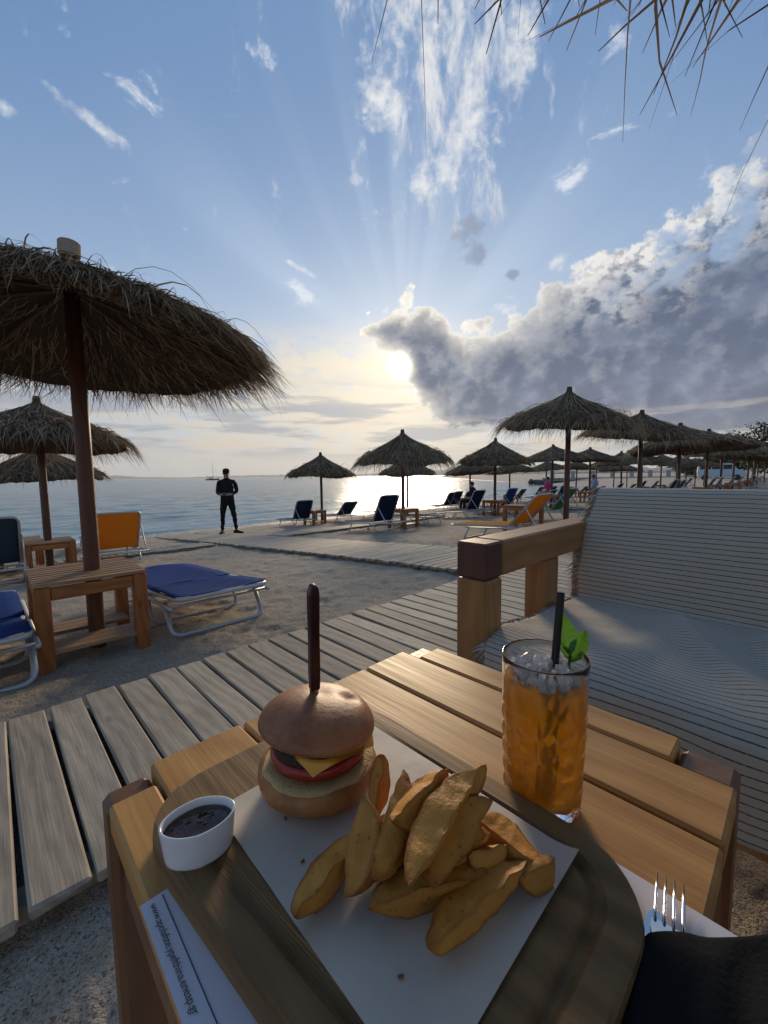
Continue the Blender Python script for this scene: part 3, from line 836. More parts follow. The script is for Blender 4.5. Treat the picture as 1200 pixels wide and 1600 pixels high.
bed(10.0, 3.6, 'green', 48, 'green sunbed with raised back behind the yellow-orange one', GB)
FARB = ['navy', 'slate', 'navy', 'blue', 'navy', 'slate']

for k, (u, v) in enumerate(SPOTS + SPOTS_C[:7] + SPOTS_B[:4] + [(10.75, 2.7), (11.65, 7.0)]):
    for s in (-1, 1):
        if (k * 2 + (s > 0)) % 7 == 6: continue
        cn = FARB[(k * 2 + (s > 0) * 3) % 6]; an = random.choice([4, 40, 48, 56, 60])
        row = 'landward' if v < 4 else ('middle' if v < 9 else 'seaward')
        bed(u + .88 * s, v - .55 + random.uniform(-.25, .25), cn, an, f"{cn} sunbed {'lying flat' if an < 10 else 'with raised back'} under the receding {row} umbrella row", GB)

# ------------------------------------------------------------------ beach tables round the poles
def slat(L, W, T, mat): V, F = chamfer_box((L, W, T), .004); return mesh_data('slat', V, F, M[mat])
TW, TD, TH = .54, .60, .485
TS, TLEG, TR = slat(TW - .06, .055, .020, 'beach_slat'), slat(.072, .072, TH, 'beach_leg'), slat(TW - .146, .030, .07, 'beach_rail')
TLEG.name = 'leg'; TR.name = 'rail'
TSH = slat(TW - .075, .072, .022, 'beach_slat')
TR2 = slat(TD - .146, .030, .07, 'beach_rail')
TS_full = slat(TW + .004, .050, .020, 'beach_slat')
def beach_table(u, v, label, group, detail=True):
    x, y = uv(u, v); o = empty('beach_table', (x, y, gz(u, v) - .0), BEACH, label=label, cat='table', group=group)
    for sx in (-1, 1):
        for sy in (-1, 1): obj('leg', TLEG, o, (sx * (TW / 2 - .036), sy * (TD / 2 - .036), TH / 2))
    for sy in (-1, 1): obj('rail', TR, o, (0, sy * (TD / 2 - .022), TH - .040))
    for sx in (-1, 1): obj('rail', TR2, o, (sx * (TW / 2 - .022), 0, TH - .042), (0, 0, math.pi / 2))
    n = 9; p = (TD) / n
    for k in range(n): obj('slat', TS_full, o, (0, -TD / 2 + p * (k + .5), TH + .012))
    if detail:
        for k in (0, 1, 2, 5, 6, 7): obj('shelf_slat', TSH, o, (0, -TD / 2 + .045 + .0715 * k, .115))
    return o
GT = 'slatted tables round the umbrella poles'
beach_table(.405, 3.13, 'slatted wooden beach table with lower shelf round the big umbrella pole', GT)
beach_table(.56, 7.3, 'small wooden beach table behind the big umbrella pole', GT)
beach_table(.30, 8.6, 'bare wooden bench frame standing by the water', GT, False)
beach_table(8.0, 11.7, 'low wooden table between two navy sunbeds at the water', GT)
beach_table(7.55, 7.12, 'wooden table round the pole behind the upright navy sunbed', GT)
beach_table(11.65, 6.95, 'wooden table under the smooth umbrella near the shore', GT)
beach_table(7.6, 3.9, 'wooden beach table behind the yellow-orange sunbed', GT)
for k, (u, v) in enumerate(SPOTS[:6] + SPOTS_C[:6] + SPOTS_B[:4]):
    beach_table(u, v, f"wooden table round a pole in the {'landward' if v < 4 else ('middle' if v < 9 else 'seaward')} umbrella row far down the beach", GT, False)

# ================================================================== people
M['skin'] = plain('skin', (.36, .20, .14), .55, 0, .12, 30)
M['black_cloth'] = plain('black_cloth', (.012, .012, .015), .85, 0, .3, 12, .3, .2)
M['black_trouser'] = plain('black_trousers', (.009, .009, .010), .85, 0, .3, 12, .3, .2)
M['pink_cloth'] = plain('pink_cloth', (.55, .045, .22), .8, 0, .15, 12, .3, .2)
M['blue_cloth'] = plain('pale_blue_cloth', (.38, .46, .62), .8, 0, .15, 12, .3, .2)
M['hair'] = plain('dark_hair', (.018, .012, .009), .6, 0, .3, 60)
M['sole'] = plain('black_leather', (.012, .011, .011), .8, spec=.2)
def skinned(name, joints, edges, mats, paint, root=0, zfold=1.50):
    """joints: name -> ((x, y, z), radius or (rx, ry)); grown into one continuous surface"""
    keys = list(joints); idx = {k: i for i, k in enumerate(keys)}
    me = bpy.data.meshes.new(name)
    me.from_pydata([joints[k][0] for k in keys], [(idx[a], idx[b]) for a, b in edges], [])
    o = bpy.data.objects.new(name, me); col.objects.link(o)
    o.modifiers.new('skin', 'SKIN'); sv = me.skin_vertices[0].data
    for k in keys:
        r_ = joints[k][1]; sv[idx[k]].radius = r_ if isinstance(r_, tuple) else (r_, r_)
    sv[root].use_root = True
    s = o.modifiers.new('sub', 'SUBSURF'); s.levels = 2; s.render_levels = 2
    dg = bpy.context.evaluated_depsgraph_get(); dg.update()
    out = bpy.data.meshes.new_from_object(o.evaluated_get(dg))
    bpy.data.objects.remove(o); out.name = name
    out.materials.clear()
    for m_ in mats: out.materials.append(m_)
    co = np.zeros(len(out.vertices) * 3); out.vertices.foreach_get('co', co); co = co.reshape(-1, 3)
    fold = fbm(co[:, 0] * 9, co[:, 1] * 9, co[:, 2] * 16, 3) * .022 * np.clip((zfold - co[:, 2]) / .06, 0, 1)
    nr = np.zeros(len(out.vertices) * 3); out.vertices.foreach_get('normal', nr); co += nr.reshape(-1, 3) * fold[:, None]; out.vertices.foreach_set('co', co.ravel())
    for p in out.polygons: p.use_smooth = True; p.material_index = paint(p.center)
    return out
def chain(js, names): return list(zip(names, names[1:]))
def fingers(J, E, wrist, palm_c, fwd, side, up, tag_, ln=.075, curl=.6):
    fwd, side, up = (Vector(v).normalized() for v in (fwd, side, up)); pc = Vector(palm_c)
    J[tag_ + 'palm'] = (tuple(pc), (.034, .017)); E.append((wrist, tag_ + 'palm'))
    for k in range(4):
        b = pc + fwd * .040 + side * (.024 - .016 * k); l = ln * (.88, 1.0, .95, .76)[k]
        p1 = b + fwd * l * .45 - up * l * .10 * curl; p2 = p1 + (fwd * (1 - curl) - up * curl).normalized() * l * .55
        for n_, p_, r_ in (('a', b, .0095), ('b', p1, .0090), ('c', p2, .0075)): J[f'{tag_}f{k}{n_}'] = (tuple(p_), r_)
        E += [(tag_ + 'palm', f'{tag_}f{k}a'), (f'{tag_}f{k}a', f'{tag_}f{k}b'), (f'{tag_}f{k}b', f'{tag_}f{k}c')]
    b = pc - fwd * .012 + side * .036
    J[tag_ + 't1'] = (tuple(b), .012); J[tag_ + 't2'] = (tuple(b + fwd * .030 + side * .014 - up * .01), .0095); J[tag_ + 't3'] = (tuple(b + fwd * .055 + side * .006 - up * .018), .008)
    E += [(tag_ + 'palm', tag_ + 't1'), (tag_ + 't1', tag_ + 't2'), (tag_ + 't2', tag_ + 't3')]
def standing_man():
    # faces -y (towards the seat), x to the right of the picture; feet on z = 0
    J = {'pelvis': ((0, 0, .94), (.165, .115)), 'waist': ((0, .01, 1.08), (.172, .118)), 'chest': ((0, .01, 1.28), (.200, .130)), 'upper': ((0, .01, 1.42), (.150, .095)),
         'neck': ((0, -.005, 1.52), (.058, .060)), 'jaw': ((0, -.040, 1.585), (.060, .068)), 'skull': ((0, -.035, 1.68), (.078, .095)), 'crown': ((0, -.025, 1.745), (.058, .070)),
         'nose0': ((0, -.115, 1.630), .014), 'nose': ((0, -.142, 1.612), .011)}
    E = [('pelvis', 'waist'), ('waist', 'chest'), ('chest', 'upper'), ('upper', 'neck'), ('neck', 'jaw'), ('jaw', 'skull'), ('skull', 'crown'), ('jaw', 'nose0'), ('nose0', 'nose')]
    for s, t in ((-1, 'l'), (1, 'r')):
        J[t + 'sh'] = ((s * .205, .015, 1.425), .068); J[t + 'el'] = ((s * .250 + .01, .02, 1.17 + .01 * s), .060); J[t + 'fo'] = ((s * .19, -.11, 1.11), .050); J[t + 'wr'] = ((s * .105, -.215, 1.085), .030)
        E += [('upper', t + 'sh'), (t + 'sh', t + 'el'), (t + 'el', t + 'fo'), (t + 'fo', t + 'wr')]
        fingers(J, E, t + 'wr', (s * .068, -.250, 1.080), (-s * .85, -.5, -.05), (0, -.2, 1), (0, -1, -.2), t, .07, .7)
    J['lhip'] = ((-.098, 0, .86), (.098, .105)); J['lkn'] = ((-.135, -.02, .50), .066); J['lca'] = ((-.150, .005, .34), .060); J['lan'] = ((-.165, .015, .09), .044)
    J['rhip'] = ((.098, 0, .86), (.098, .105)); J['rkn'] = ((.155, -.01, .50), .066); J['rca'] = ((.180, .01, .34), .060); J['ran'] = ((.205, .02, .09), .044)
    for t in 'lr': E += [('pelvis', t + 'hip'), (t + 'hip', t + 'kn'), (t + 'kn', t + 'ca'), (t + 'ca', t + 'an')]
    def paint(c):
        if c.z > 1.535: return 0
        if c.y < -.19 and 1.0 < c.z < 1.2: return 0
        return 1 if c.z > .93 else 2
    return skinned('body', J, E, [M['skin'], M['black_cloth'], M['black_trouser']], paint)
def shoe_mesh():
    V, F = [], []
    sec = [(.085, .030, .060), (.06, .040, .085), (.0, .043, .105), (-.06, .045, .072), (-.13, .050, .055), (-.185, .042, .042), (-.215, .020, .028)]
    for y_, w_, h_ in sec:
        for k in range(10):
            a = math.pi * k / 9; V.append((w_ * math.cos(a), y_, .004 + h_ * math.sin(a) ** .7))
        V.append((-w_ * .98, y_, 0)); V.append((w_ * .98, y_, 0))
    n = 12
    for i in range(len(sec) - 1):
        for k in range(n): F.append((i * n + k, (i + 1) * n + k, (i + 1) * n + (k + 1) % n, i * n + (k + 1) % n))
    F.append(tuple(range(n))); F.append(tuple((len(sec) - 1) * n + k for k in range(n))[::-1])
    return mesh_data('shoe', V, F, M['sole'], True)
mx_, my_ = -4.32, 11.3
mu, mv = mx_ * CU + my_ * SU, -mx_ * SU + my_ * CU
mz = gz(mu, mv) + .064
man = empty('person', (mx_, my_, mz), R(14), label='person in black shirt and trousers with a dark cap standing on the boardwalk looking down', cat='person')
obj('body', standing_man(), man)
sh = shoe_mesh()
obj('shoe', sh, man, (-.165, .0, 0), (0, 0, R(-8))); obj('shoe', sh, man, (.205, .01, 0), (0, 0, R(62)))
b = MB(); V, F = lathe(smoothp([(.094, 0), (.098, .03), (.090, .07), (.055, .098), (0, .104)], 3), 24, .92, 1.15); b.add(V, F)
brim = [(.0, 0)]
Vb = []; 
for k in range(11):
    a = math.pi + math.pi * k / 10; Vb.append((.085 * math.cos(a), -.02 + .10 * math.sin(a), .004)); Vb.append((.080 * math.cos(a), -.02 + .195 * math.sin(a) - .0, -.014))
nb = len(Vb); Vb2 = Vb + [(x, y, z - .005) for x, y, z in Vb]
Fb = [(2 * k, 2 * k + 1, 2 * k + 3, 2 * k + 2) for k in range(10)] + [(2 * k + 2 + nb, 2 * k + 3 + nb, 2 * k + 1 + nb, 2 * k + nb) for k in range(10)] + [(2 * k + 1, 2 * k + 1 + nb, 2 * k + 3 + nb, 2 * k + 3) for k in range(10)]
b.add(Vb2, Fb)
obj('cap', b.data('cap', M['black_cloth'], True), man, (0, -.030, 1.690), (R(10), 0, 0))
b = MB(); b.box((-.034, -.128, 1.652), (.050, .008, .034), .003); b.box((.034, -.128, 1.652), (.050, .008, .034), .003); b.box((0, -.130, 1.658), (.03, .006, .008), .001)
for s in (-1, 1): b.box((s * .074, -.075, 1.658), (.006, .11, .010), .002)
obj('sunglasses', b.data('sunglasses', M['dark_plastic']), man)
for s in (-1, 1):
    V, F = lathe(smoothp([(0, -.030), (.012, -.022), (.017, .005), (.012, .026), (0, .030)], 2), 10, .5, 1); obj('ear', mesh_data('ear', V, F, M['skin'], True), man, (s * .083, -.025, 1.640))
b = MB(); b.box((0, 0, 0), (.07, .009, .14), .004)
ph = obj('phone', b.data('phone', M['dark_plastic']), None, (mx_ + .03, my_ - .285, mz + 1.10), (R(-50), 0, R(14))); tag(ph, 'dark phone held in both hands of the standing person', 'phone')
def sitter(name, cloth, lower):
    # sits facing -x
    J = {'pelvis': ((0, 0, .52), (.15, .15)), 'waist': ((.02, 0, .66), (.13, .14)), 'chest': ((.0, 0, .86), (.13, .17)), 'upper': ((-.02, 0, .98), (.09, .13)), 'neck': ((-.05, 0, 1.08), .05), 'jaw': ((-.085, 0, 1.14), .06), 'skull': ((-.08, 0, 1.23), (.09, .078)), 'crown': ((-.06, 0, 1.29), .06), 'nose': ((-.185, 0, 1.175), .014)}
    E = [('pelvis', 'waist'), ('waist', 'chest'), ('chest', 'upper'), ('upper', 'neck'), ('neck', 'jaw'), ('jaw', 'skull'), ('skull', 'crown'), ('jaw', 'nose')]
    for s, t in ((-1, 'l'), (1, 'r')):
        J[t + 'sh'] = ((0, s * .18, .97), .062); J[t + 'el'] = ((-.02, s * .24, .72), .046); J[t + 'wr'] = ((-.24, s * .16, .64), .030)
        E += [('upper', t + 'sh'), (t + 'sh', t + 'el'), (t + 'el', t + 'wr')]
        fingers(J, E, t + 'wr', (-.285, s * .14, .635), (-1, -s * .2, -.1), (0, -s, 0), (0, 0, 1), t, .07, .4)
        J[t + 'hip'] = ((-.06, s * .10, .50), .095); J[t + 'kn'] = ((-.46, s * .14, .50), .066); J[t + 'ca'] = ((-.50, s * .14, .32), .056); J[t + 'an'] = ((-.50, s * .14, .09), .042); J[t + 'to'] = ((-.64, s * .15, .04), .036)
        E += [('pelvis', t + 'hip'), (t + 'hip', t + 'kn'), (t + 'kn', t + 'ca'), (t + 'ca', t + 'an'), (t + 'an', t + 'to')]
    def paint(c):
        if c.z > 1.07 or c.x < -.22 and .56 < c.z < .80 and abs(c.y) < .3 and c.z > .585: return 0
        return 1 if c.z > .56 and c.x > -.25 else 2
    return skinned('body', J, E, [M['skin'], M[cloth], M[lower]], paint, 0, 1.04)
def place_sitter(u, v, cloth, lower, rz, label, dz=-.12):
    x, y = uv(u, v); p = empty('person', (x, y, gz(u, v) + dz + .02), rz, label=label, cat='person')
    obj('body', sitter('body', cloth, lower), p)
    V, F = lathe(smoothp([(.096, -.05), (.098, .0), (.085, .055), (.045, .085), (0, .09)], 3), 18); obj('hair', mesh_data('hair', V, F, M['hair'], True), p, (-.058, 0, 1.225), (0, R(14), 0))
place_sitter(21.0, 9.4, 'pink_cloth', 'skin', R(20), 'person in bright pink top seated by the water under the umbrellas', .0)
place_sitter(24.0, 8.2, 'blue_cloth', 'black_trouser', R(30), 'person in pale blue top seated on a sunbed beyond the pink one', .0)
place_sitter(15.0, 10.0, 'black_cloth', 'black_trouser', R(15), 'person with dark hair seated low by the upright twin navy sunbeds', -.1)

# ================================================================== the table we sit at
TZ = .56                                     # table top
def plankm(name, sx, sy, sz, mat, ch=.006):
    V, F = chamfer_box((sx, sy, sz), ch); return mesh_data(name, V, F, M[mat])
tab = empty('low_wooden_table', (0, 0, 0), BEACH, label='low varnished pine table carrying the burger board and the drink', cat='table')
U0, U1, V0, V1 = .072, .655, .037, .563
def top_plank(u0, u1, v0, v1, th=.034, dz=0, mat='pine_y', ch=.0035):
    return obj('plank', plankm('plank', u1 - u0, v1 - v0, th, mat, ch), tab, ((u0 + u1) / 2, (v0 + v1) / 2, TZ - th / 2 + dz))
top_plank(.490, .5915, V0, V1)
top_plank(.247, .485, V0, V1, dz=-.0006)
top_plank(.124, .242, V0, V1, dz=-.0003)
top_plank(.5965, U1, .101, .522)
top_plank(U0, .1195, V0 + .05, .520)
for (a, b) in ((U0 + .024, V1 - .021), (U0 + .024, V0 + .022), (U1 - .028, V1 - .020), (U1 - .028, V0 + .031)):
    w = .050 if a < .3 else .056
    d = .040 if b > .3 else (.044 if a < .3 else .060)
    obj('leg', plankm('leg', w, d, TZ - .016, 'pine_leg', .007), tab, (a, b, (TZ - .012) / 2 + .004))
for u in (U0 + .020, U1 - .020): obj('rail', plankm('rail', .024, V1 - V0 - .10, .075, 'pine_leg'), tab, (u, (V0 + V1) / 2, TZ - .075))
for v in (V0 + .030, V1 - .020): obj('rail', plankm('rail', U1 - U0 - .12, .024, .075, 'pine_leg'), tab, ((U0 + U1) / 2, v, TZ - .075))
obj('stretcher', plankm('stretcher', U1 - U0 - .1, .05, .03, 'pine_leg'), tab, ((U0 + U1) / 2, .3, .12))

def put(o, u, v, z, rz=0.0):
    o.location = P3(u, v, z); o.rotation_euler = (0, 0, BEACH + rz); return o
# ------------------------------------------------------------------ paper place mat
M['mat_paper'] = plain('lilac_white_paper', (.70, .68, .74), .7, 0, .03, 8)
M['ink'] = plain('black_print', (.035, .032, .045), .7, 0, .05, 8)
mat_ = empty('paper_placemat', P3(.23, .06, TZ), BEACH, label='white paper place mat with a printed web address under the serving board', cat='placemat')
def sheet(w, h, nx, ny, amp, seed, th=.0006):
    X, Y = np.meshgrid(np.linspace(-w / 2, w / 2, nx), np.linspace(-h / 2, h / 2, ny), indexing='ij')
    Z = amp * np.maximum(0, fbm(X * 9 + seed, Y * 9, seed, 3) + .3)
    V = np.stack([X, Y, Z], -1).reshape(-1, 3); n = len(V)
    F = grid_faces(nx, ny)
    return np.concatenate([V, V - [0, 0, th]]), [tuple(f) for f in F] + [tuple(f[::-1] + n) for f in F]
V, F = sheet(.325, .622, 14, 24, .0, 1.0)
obj('sheet', mesh_data('sheet', np.array(V), F, M['mat_paper'], False), mat_, (0, 0, .0022))
def text_mesh(s, size, mat):
    cu = bpy.data.curves.new('print', 'FONT'); cu.body = s; cu.size = size; cu.space_character = .96
    o = bpy.data.objects.new('print', cu); col.objects.link(o)
    bpy.context.view_layer.update()
    me = bpy.data.meshes.new_from_object(o.evaluated_get(bpy.context.evaluated_depsgraph_get()))
    bpy.data.objects.remove(o); me.materials.clear(); me.materials.append(mat); return me
tm = text_mesh('www.apolafste.ypefthina.eneap.gr', .0092, M['ink'])
_c = np.zeros(len(tm.vertices) * 3); tm.vertices.foreach_get('co', _c); _c = _c.reshape(-1, 3); _c[:, 1] *= .80; _c[:, 0] *= .100 / _c[:, 0].max(); tm.vertices.foreach_set('co', _c.ravel())
obj('printed_text', tm, mat_, (-.1565, .305, .0032), (0, 0, -math.pi / 2))
V, F = chamfer_box((.0007, .60, .0003), .0001)
obj('printed_line', mesh_data('printed_line', V, F, M['ink']), mat_, (-.1460, .008, .0027))

# ------------------------------------------------------------------ serving board with rounded corners and a juice groove
BZ = TZ + .003; BTH = .027; BT = BZ + BTH
def rrect(w, h, r, n=8):
    out = []
    for cx, cy, a0 in ((w / 2 - r, h / 2 - r, 0), (-w / 2 + r, h / 2 - r, 90), (-w / 2 + r, -h / 2 + r, 180), (w / 2 - r, -h / 2 + r, 270)):
        out += [(cx + r * math.cos(R(a0 + 90 * k / n)), cy + r * math.sin(R(a0 + 90 * k / n))) for k in range(n + 1)]
    return out
BWD, BLN = .292, .400
def board_mesh():
    rings = []
    def ring(ins, z, rad=.075): rings.append([(x, y, z) for x, y in rrect(BWD - 2 * ins, BLN - 2 * ins, max(.004, rad - ins), 10)])
    ring(.004, 0); ring(0, .005); ring(0, BTH - .005); ring(.0015, BTH - .0015); ring(.005, BTH)
    for q in np.linspace(0, 1, 9): ring(.024 + .016 * q, BTH - 1e-4 - .006 * math.sin(math.pi * q))
    ring(.05, BTH)
    n = len(rings[0]); V = [p for r_ in rings for p in r_]; F = []
    for a in range(len(rings) - 1):
        for k in range(n):
            k2 = (k + 1) % n; F.append((a * n + k, a * n + k2, (a + 1) * n + k2, (a + 1) * n + k))
    F.append(tuple(range(n))[::-1]); F.append(tuple((len(rings) - 1) * n + k for k in range(n)))
    V = np.array(V)
    deep = np.clip((-V[:, 1] - .03) / .08, 0, 1); hi_ = V[:, 2] > BTH - .0075; inn = (np.abs(V[:, 0]) < BWD / 2 - .008) & (np.abs(V[:, 1]) < BLN / 2 - .008)
    V[:, 2] = np.where(hi_ & inn, BTH - (BTH - V[:, 2]) * deep, V[:, 2])
    q_ = np.clip((.10 - V[:, 1]) / .075, 0, 1); q_ = q_ * q_ * (3 - 2 * q_)
    V[:, 0] += (.026 * q_ * np.clip((-V[:, 0] - .05) / .04, 0, 1))      # waisted, hand-cut long edge
    return mesh_data('serving_board', V, F, M['board'], False)
brd = obj('serving_board', board_mesh()); put(brd, .231, .262, BZ)
bv = brd.data
bv.polygons.foreach_set('use_smooth', np.zeros(len(bv.polygons), dtype=bool))
tag(brd, 'dark wooden serving board with rounded corners and a groove', 'board')
# ------------------------------------------------------------------ greaseproof paper
def paper_mesh():
    nx, ny = 36, 44; w, h = .204, .272
    X, Y = np.meshgrid(np.linspace(-w / 2, w / 2, nx), np.linspace(-h / 2, h / 2, ny), indexing='ij')
    e = np.maximum(np.abs(X) / (w / 2), np.abs(Y) / (h / 2))
    Z = .0010 + .0024 * np.maximum(0, fbm(X * 16, Y * 16, 3.3, 3)) * e + .0015 * np.maximum(0, fbm(X * 5 + 4, Y * 5, 1.3, 2)) * e
    Z += .006 * np.clip((Y * -1 - h * .40) / (h * .1), 0, 1) ** 2 * np.clip(.5 + X / w, 0, 1)
    V = np.stack([X, Y, Z], -1).reshape(-1, 3); n = len(V); F = grid_faces(nx, ny)
    return mesh_data('greaseproof_paper', np.concatenate([V, V - [0, 0, .0004]]), [tuple(f) for f in F] + [tuple(f[::-1] + n) for f in F], M['gpaper'], True)
def gp():
    m, N, b = new_mat('greaseproof_paper')
    tc = N.new('ShaderNodeTexCoord').outputs['Object']
    n = N.noise(tc, 26, 5, .6); st = N.sstep(N.noise(tc, 14, 3, .5), .60, .72)
    c = N.mix(n, (.52, .465, .385), (.62, .56, .47)); c = N.mix(N.mul(st, .35), c, (.44, .36, .26))
    N.put(b.inputs['Base Color'], c); N.put(b.inputs['Roughness'], N.sub(.62, N.mul(st, .3)))
    N.put(b.inputs['Normal'], N.bump(N.noise(tc, 60, 4, .6), .15, .002)); return m
M['gpaper'] = gp()
gpo = obj('greaseproof_paper', paper_mesh()); put(gpo, .243, .256, BT)
tag(gpo, 'pale greaseproof paper sheet lying on the serving board under the food', 'paper')
FZ = BT + .0016

# ------------------------------------------------------------------ burger
def bun_mat(name, top, side, crumb=None):
    m, N, b = new_mat(name)
    tc = N.new('ShaderNodeTexCoord').outputs['Object']
    n = N.noise(tc, 22, 5, .6); n2 = N.noise(tc, 160, 3, .6)
    c = N.mix(N.sstep(N.add(n, N.mul(N.sub(n2, .5), .35)), .36, .66), top, side)
    c = N.mix(N.mul(N.sstep(n2, .66, .76), .25), c, tuple(x * .45 for x in top))
    N.put(b.inputs['Base Color'], c); b.inputs['Roughness'].default_value = .52
    b.inputs['Subsurface Weight'].default_value = .08; b.inputs['Subsurface Radius'].default_value = (.01, .004, .002)
    N.put(b.inputs['Normal'], N.bump(N.add(N.mul(n2, .5), n), .28, .003)); return m
M['bun_top'] = bun_mat('glazed_bun', (.27, .090, .032), (.38, .150, .056))
M['bun_low'] = bun_mat('toasted_bun', (.30, .115, .032), (.43, .195, .060))
M['crumb'] = plain('toasted_crumb', (.60, .42, .18), .85, 0, .3, 55, .9)
M['patty'] = plain('grilled_patty', (.050, .028, .017), .6, 0, .5, 90, 1.0)
M['tomato'] = plain('tomato_slice', (.30, .022, .012), .2, 0, .2, 40, .2)
M['cheese'] = plain('melted_cheddar', (.74, .36, .035), .35, 0, .07, 20)
M['relish'] = plain('dark_relish', (.070, .022, .014), .25, 0, .4, 60, .5)
M['lettuce'] = plain('pale_lettuce', (.50, .46, .22), .5, 0, .35, 50, .5)
bur = empty('burger', P3(.236, .350, FZ), BEACH, label='cheeseburger in a glossy bun with a steak knife stuck through it', cat='burger')
def blob(prof, n=44, noise=.0, seed=0.0, sx=1, sy=1, fs=30):
    V, F = lathe(prof, n, sx, sy); V = np.array(V)
    if noise:
        d = fbm(V[:, 0] * fs + seed, V[:, 1] * fs, V[:, 2] * fs + seed, 3)
        rr = np.hypot(V[:, 0], V[:, 1]) + 1e-6
        V[:, 0] += V[:, 0] / rr * d * noise; V[:, 1] += V[:, 1] / rr * d * noise; V[:, 2] += d * noise * .6
    return V, F
SB = 1.0
low = smoothp([(0, .001), (.030, .000), (.048, .003), (.058, .013), (.0625, .026), (.0620, .038), (.0585, .046)])
low += [(.056, .047)]
V, F = blob(low, 48, .004, 1.0, fs=18)
lb = obj('lower_bun', mesh_data('lower_bun', V, F, M['bun_low'], True), bur)
V, F = blob([(.0580, .0455), (.0565, .0492), (.052, .0510), (.046, .0495), (.03, .049), (0, .049)], 48, .006, 3.0, fs=60)
obj('toasted_crumb', mesh_data('toasted_crumb', V, F, M['crumb'], True), lb)
def tilt(o, loc, rx, ry, rz=0): o.location = loc; o.rotation_euler = (R(rx), R(ry), R(rz)); return o
slab = lambda r, h, e: [(0, 0), (r - e, 0), (r - e * .3, e * .35), (r, h * .5), (r - e * .3, h - e * .35), (r - e, h), (0, h)]
V, F = blob(slab(.0505, .0190, .004), 44, .0022, 2.0)
tilt(obj('tomato_slice', mesh_data('tomato_slice', V, F, M['tomato'], True), bur), (.001, .000, .0535), -3, 2)
V, F = blob(slab(.0480, .0190, .006), 52, .0045, 5.0, fs=75)
tilt(obj('beef_patty', mesh_data('beef_patty', V, F, M['patty'], True), bur), (.0, .0, .0710), -4, 3)
# cheese: a square slice hanging its corners over the patty
ns = 25; X, Y = np.meshgrid(np.linspace(-1, 1, ns), np.linspace(-1, 1, ns), indexing='ij')
cx, cy = X * .0425, Y * .0425; rr = np.hypot(cx, cy); ex = np.maximum(0, rr - .044)
k = np.where(rr > .044, (.044 + ex * .22) / np.maximum(rr, 1e-6), 1.0)
Z = .0915 - ex * 1.15 - .0022 * np.sin(np.clip(rr / .044, 0, 1) * 1.5)
V = np.stack([cx * k * 1.10, cy * k * 1.10, Z], -1).reshape(-1, 3); n = len(V); Fg = grid_faces(ns, ns)
ch = obj('cheese_slice', mesh_data('cheese_slice', np.concatenate([V, V - [0, 0, .0028]]), [tuple(f) for f in Fg] + [tuple(f[::-1] + n) for f in Fg], M['cheese'], True), bur)
tilt(ch, (0.001, -.001, .0000), -4, 3, -94)
V, F = blob(slab(.0400, .010, .004), 40, .007, 9.0, fs=70)
tilt(obj('onion_relish', mesh_data('onion_relish', V, F, M['relish'], True), bur), (-.001, 0, .0900), -3, 3)
topp = smoothp([(.040, -.0015), (.0555, -.0025), (.0610, .001), (.0625, .008), (.0600, .018), (.053, .030), (.041, .0405), (.024, .0472), (.0, .0495)], 5)
topp = [(0, .006), (.03, .002)] + topp
V, F = blob(topp, 56, .0035, 4.0, fs=14); V = np.array(V)
dd = np.exp(-(((V[:, 0] - .030) / .011) ** 2 + ((V[:, 1] - .006) / .009) ** 2)) * (V[:, 2] > .02)
V[:, 2] -= .0065 * dd
V[:, 2] -= .003 * np.exp(-(((V[:, 0] + .002) / .010) ** 2 + ((V[:, 1] - .002) / .010) ** 2)) * (V[:, 2] > .02)
tb = obj('upper_bun', mesh_data('upper_bun', V, F, M['bun_top'], True), bur)
tilt(tb, (-.002, .002, .0985), -9, 11, -44)
tb.scale = (.98, .98, 1.0)
bur.scale = (1.0, 1.0, .65)

# ------------------------------------------------------------------ steak knife
M['steel'] = plain('polished_steel', (.62, .62, .63), .18, 1.0, .08, 20)
M['handle'] = plain('dark_red_brown_handle', (.042, .010, .012), .22, 0, .25, 40)
kn = empty('steak_knife', P3(.238, .360, FZ - .000), BEACH, label='steak knife with dark red-brown handle standing upright in the burger', cat='knife')
kn.rotation_euler = (R(1.0), R(.5), R(30))
hp = [(-.0060, 0), (-.0068, .02), (-.0064, .05), (-.0070, .085), (-.0072, .105), (-.0045, .1155), (.001, .1165), (.0055, .113), (.0068, .104), (.0062, .06), (.0066, .02), (.0060, 0)]
Vh = [(x, s * .0058, z) for s in (-1, 1) for x, z in hp]; nh = len(hp)
Fh = [tuple(range(nh)), tuple(range(2 * nh - 1, nh - 1, -1))] + [(k, k + nh, (k + 1) % nh + nh, (k + 1) % nh) for k in range(nh)]
hme = mesh_data('handle', Vh, Fh, M['handle'])
ho = obj('handle', hme, kn, (0, 0, .100)); ho.scale = (.86, .9, 1)
md = ho.modifiers.new('bevel', 'BEVEL'); md.width = .0025; md.segments = 3
V, F = [], []
bp = [(-.005, .107), (-.0055, .09), (-.005, .02), (0.000, .004), (.0042, .03), (.0046, .09), (.004, .107)]
Vb = [(x, s * .0008, z) for s in (-1, 1) for x, z in bp]; nb = len(bp)
Fb = [tuple(range(nb)), tuple(range(2 * nb - 1, nb - 1, -1))] + [(k, k + nb, (k + 1) % nb + nb, (k + 1) % nb) for k in range(nb)]
obj('blade', mesh_data('blade', Vb, Fb, M['steel']), kn)

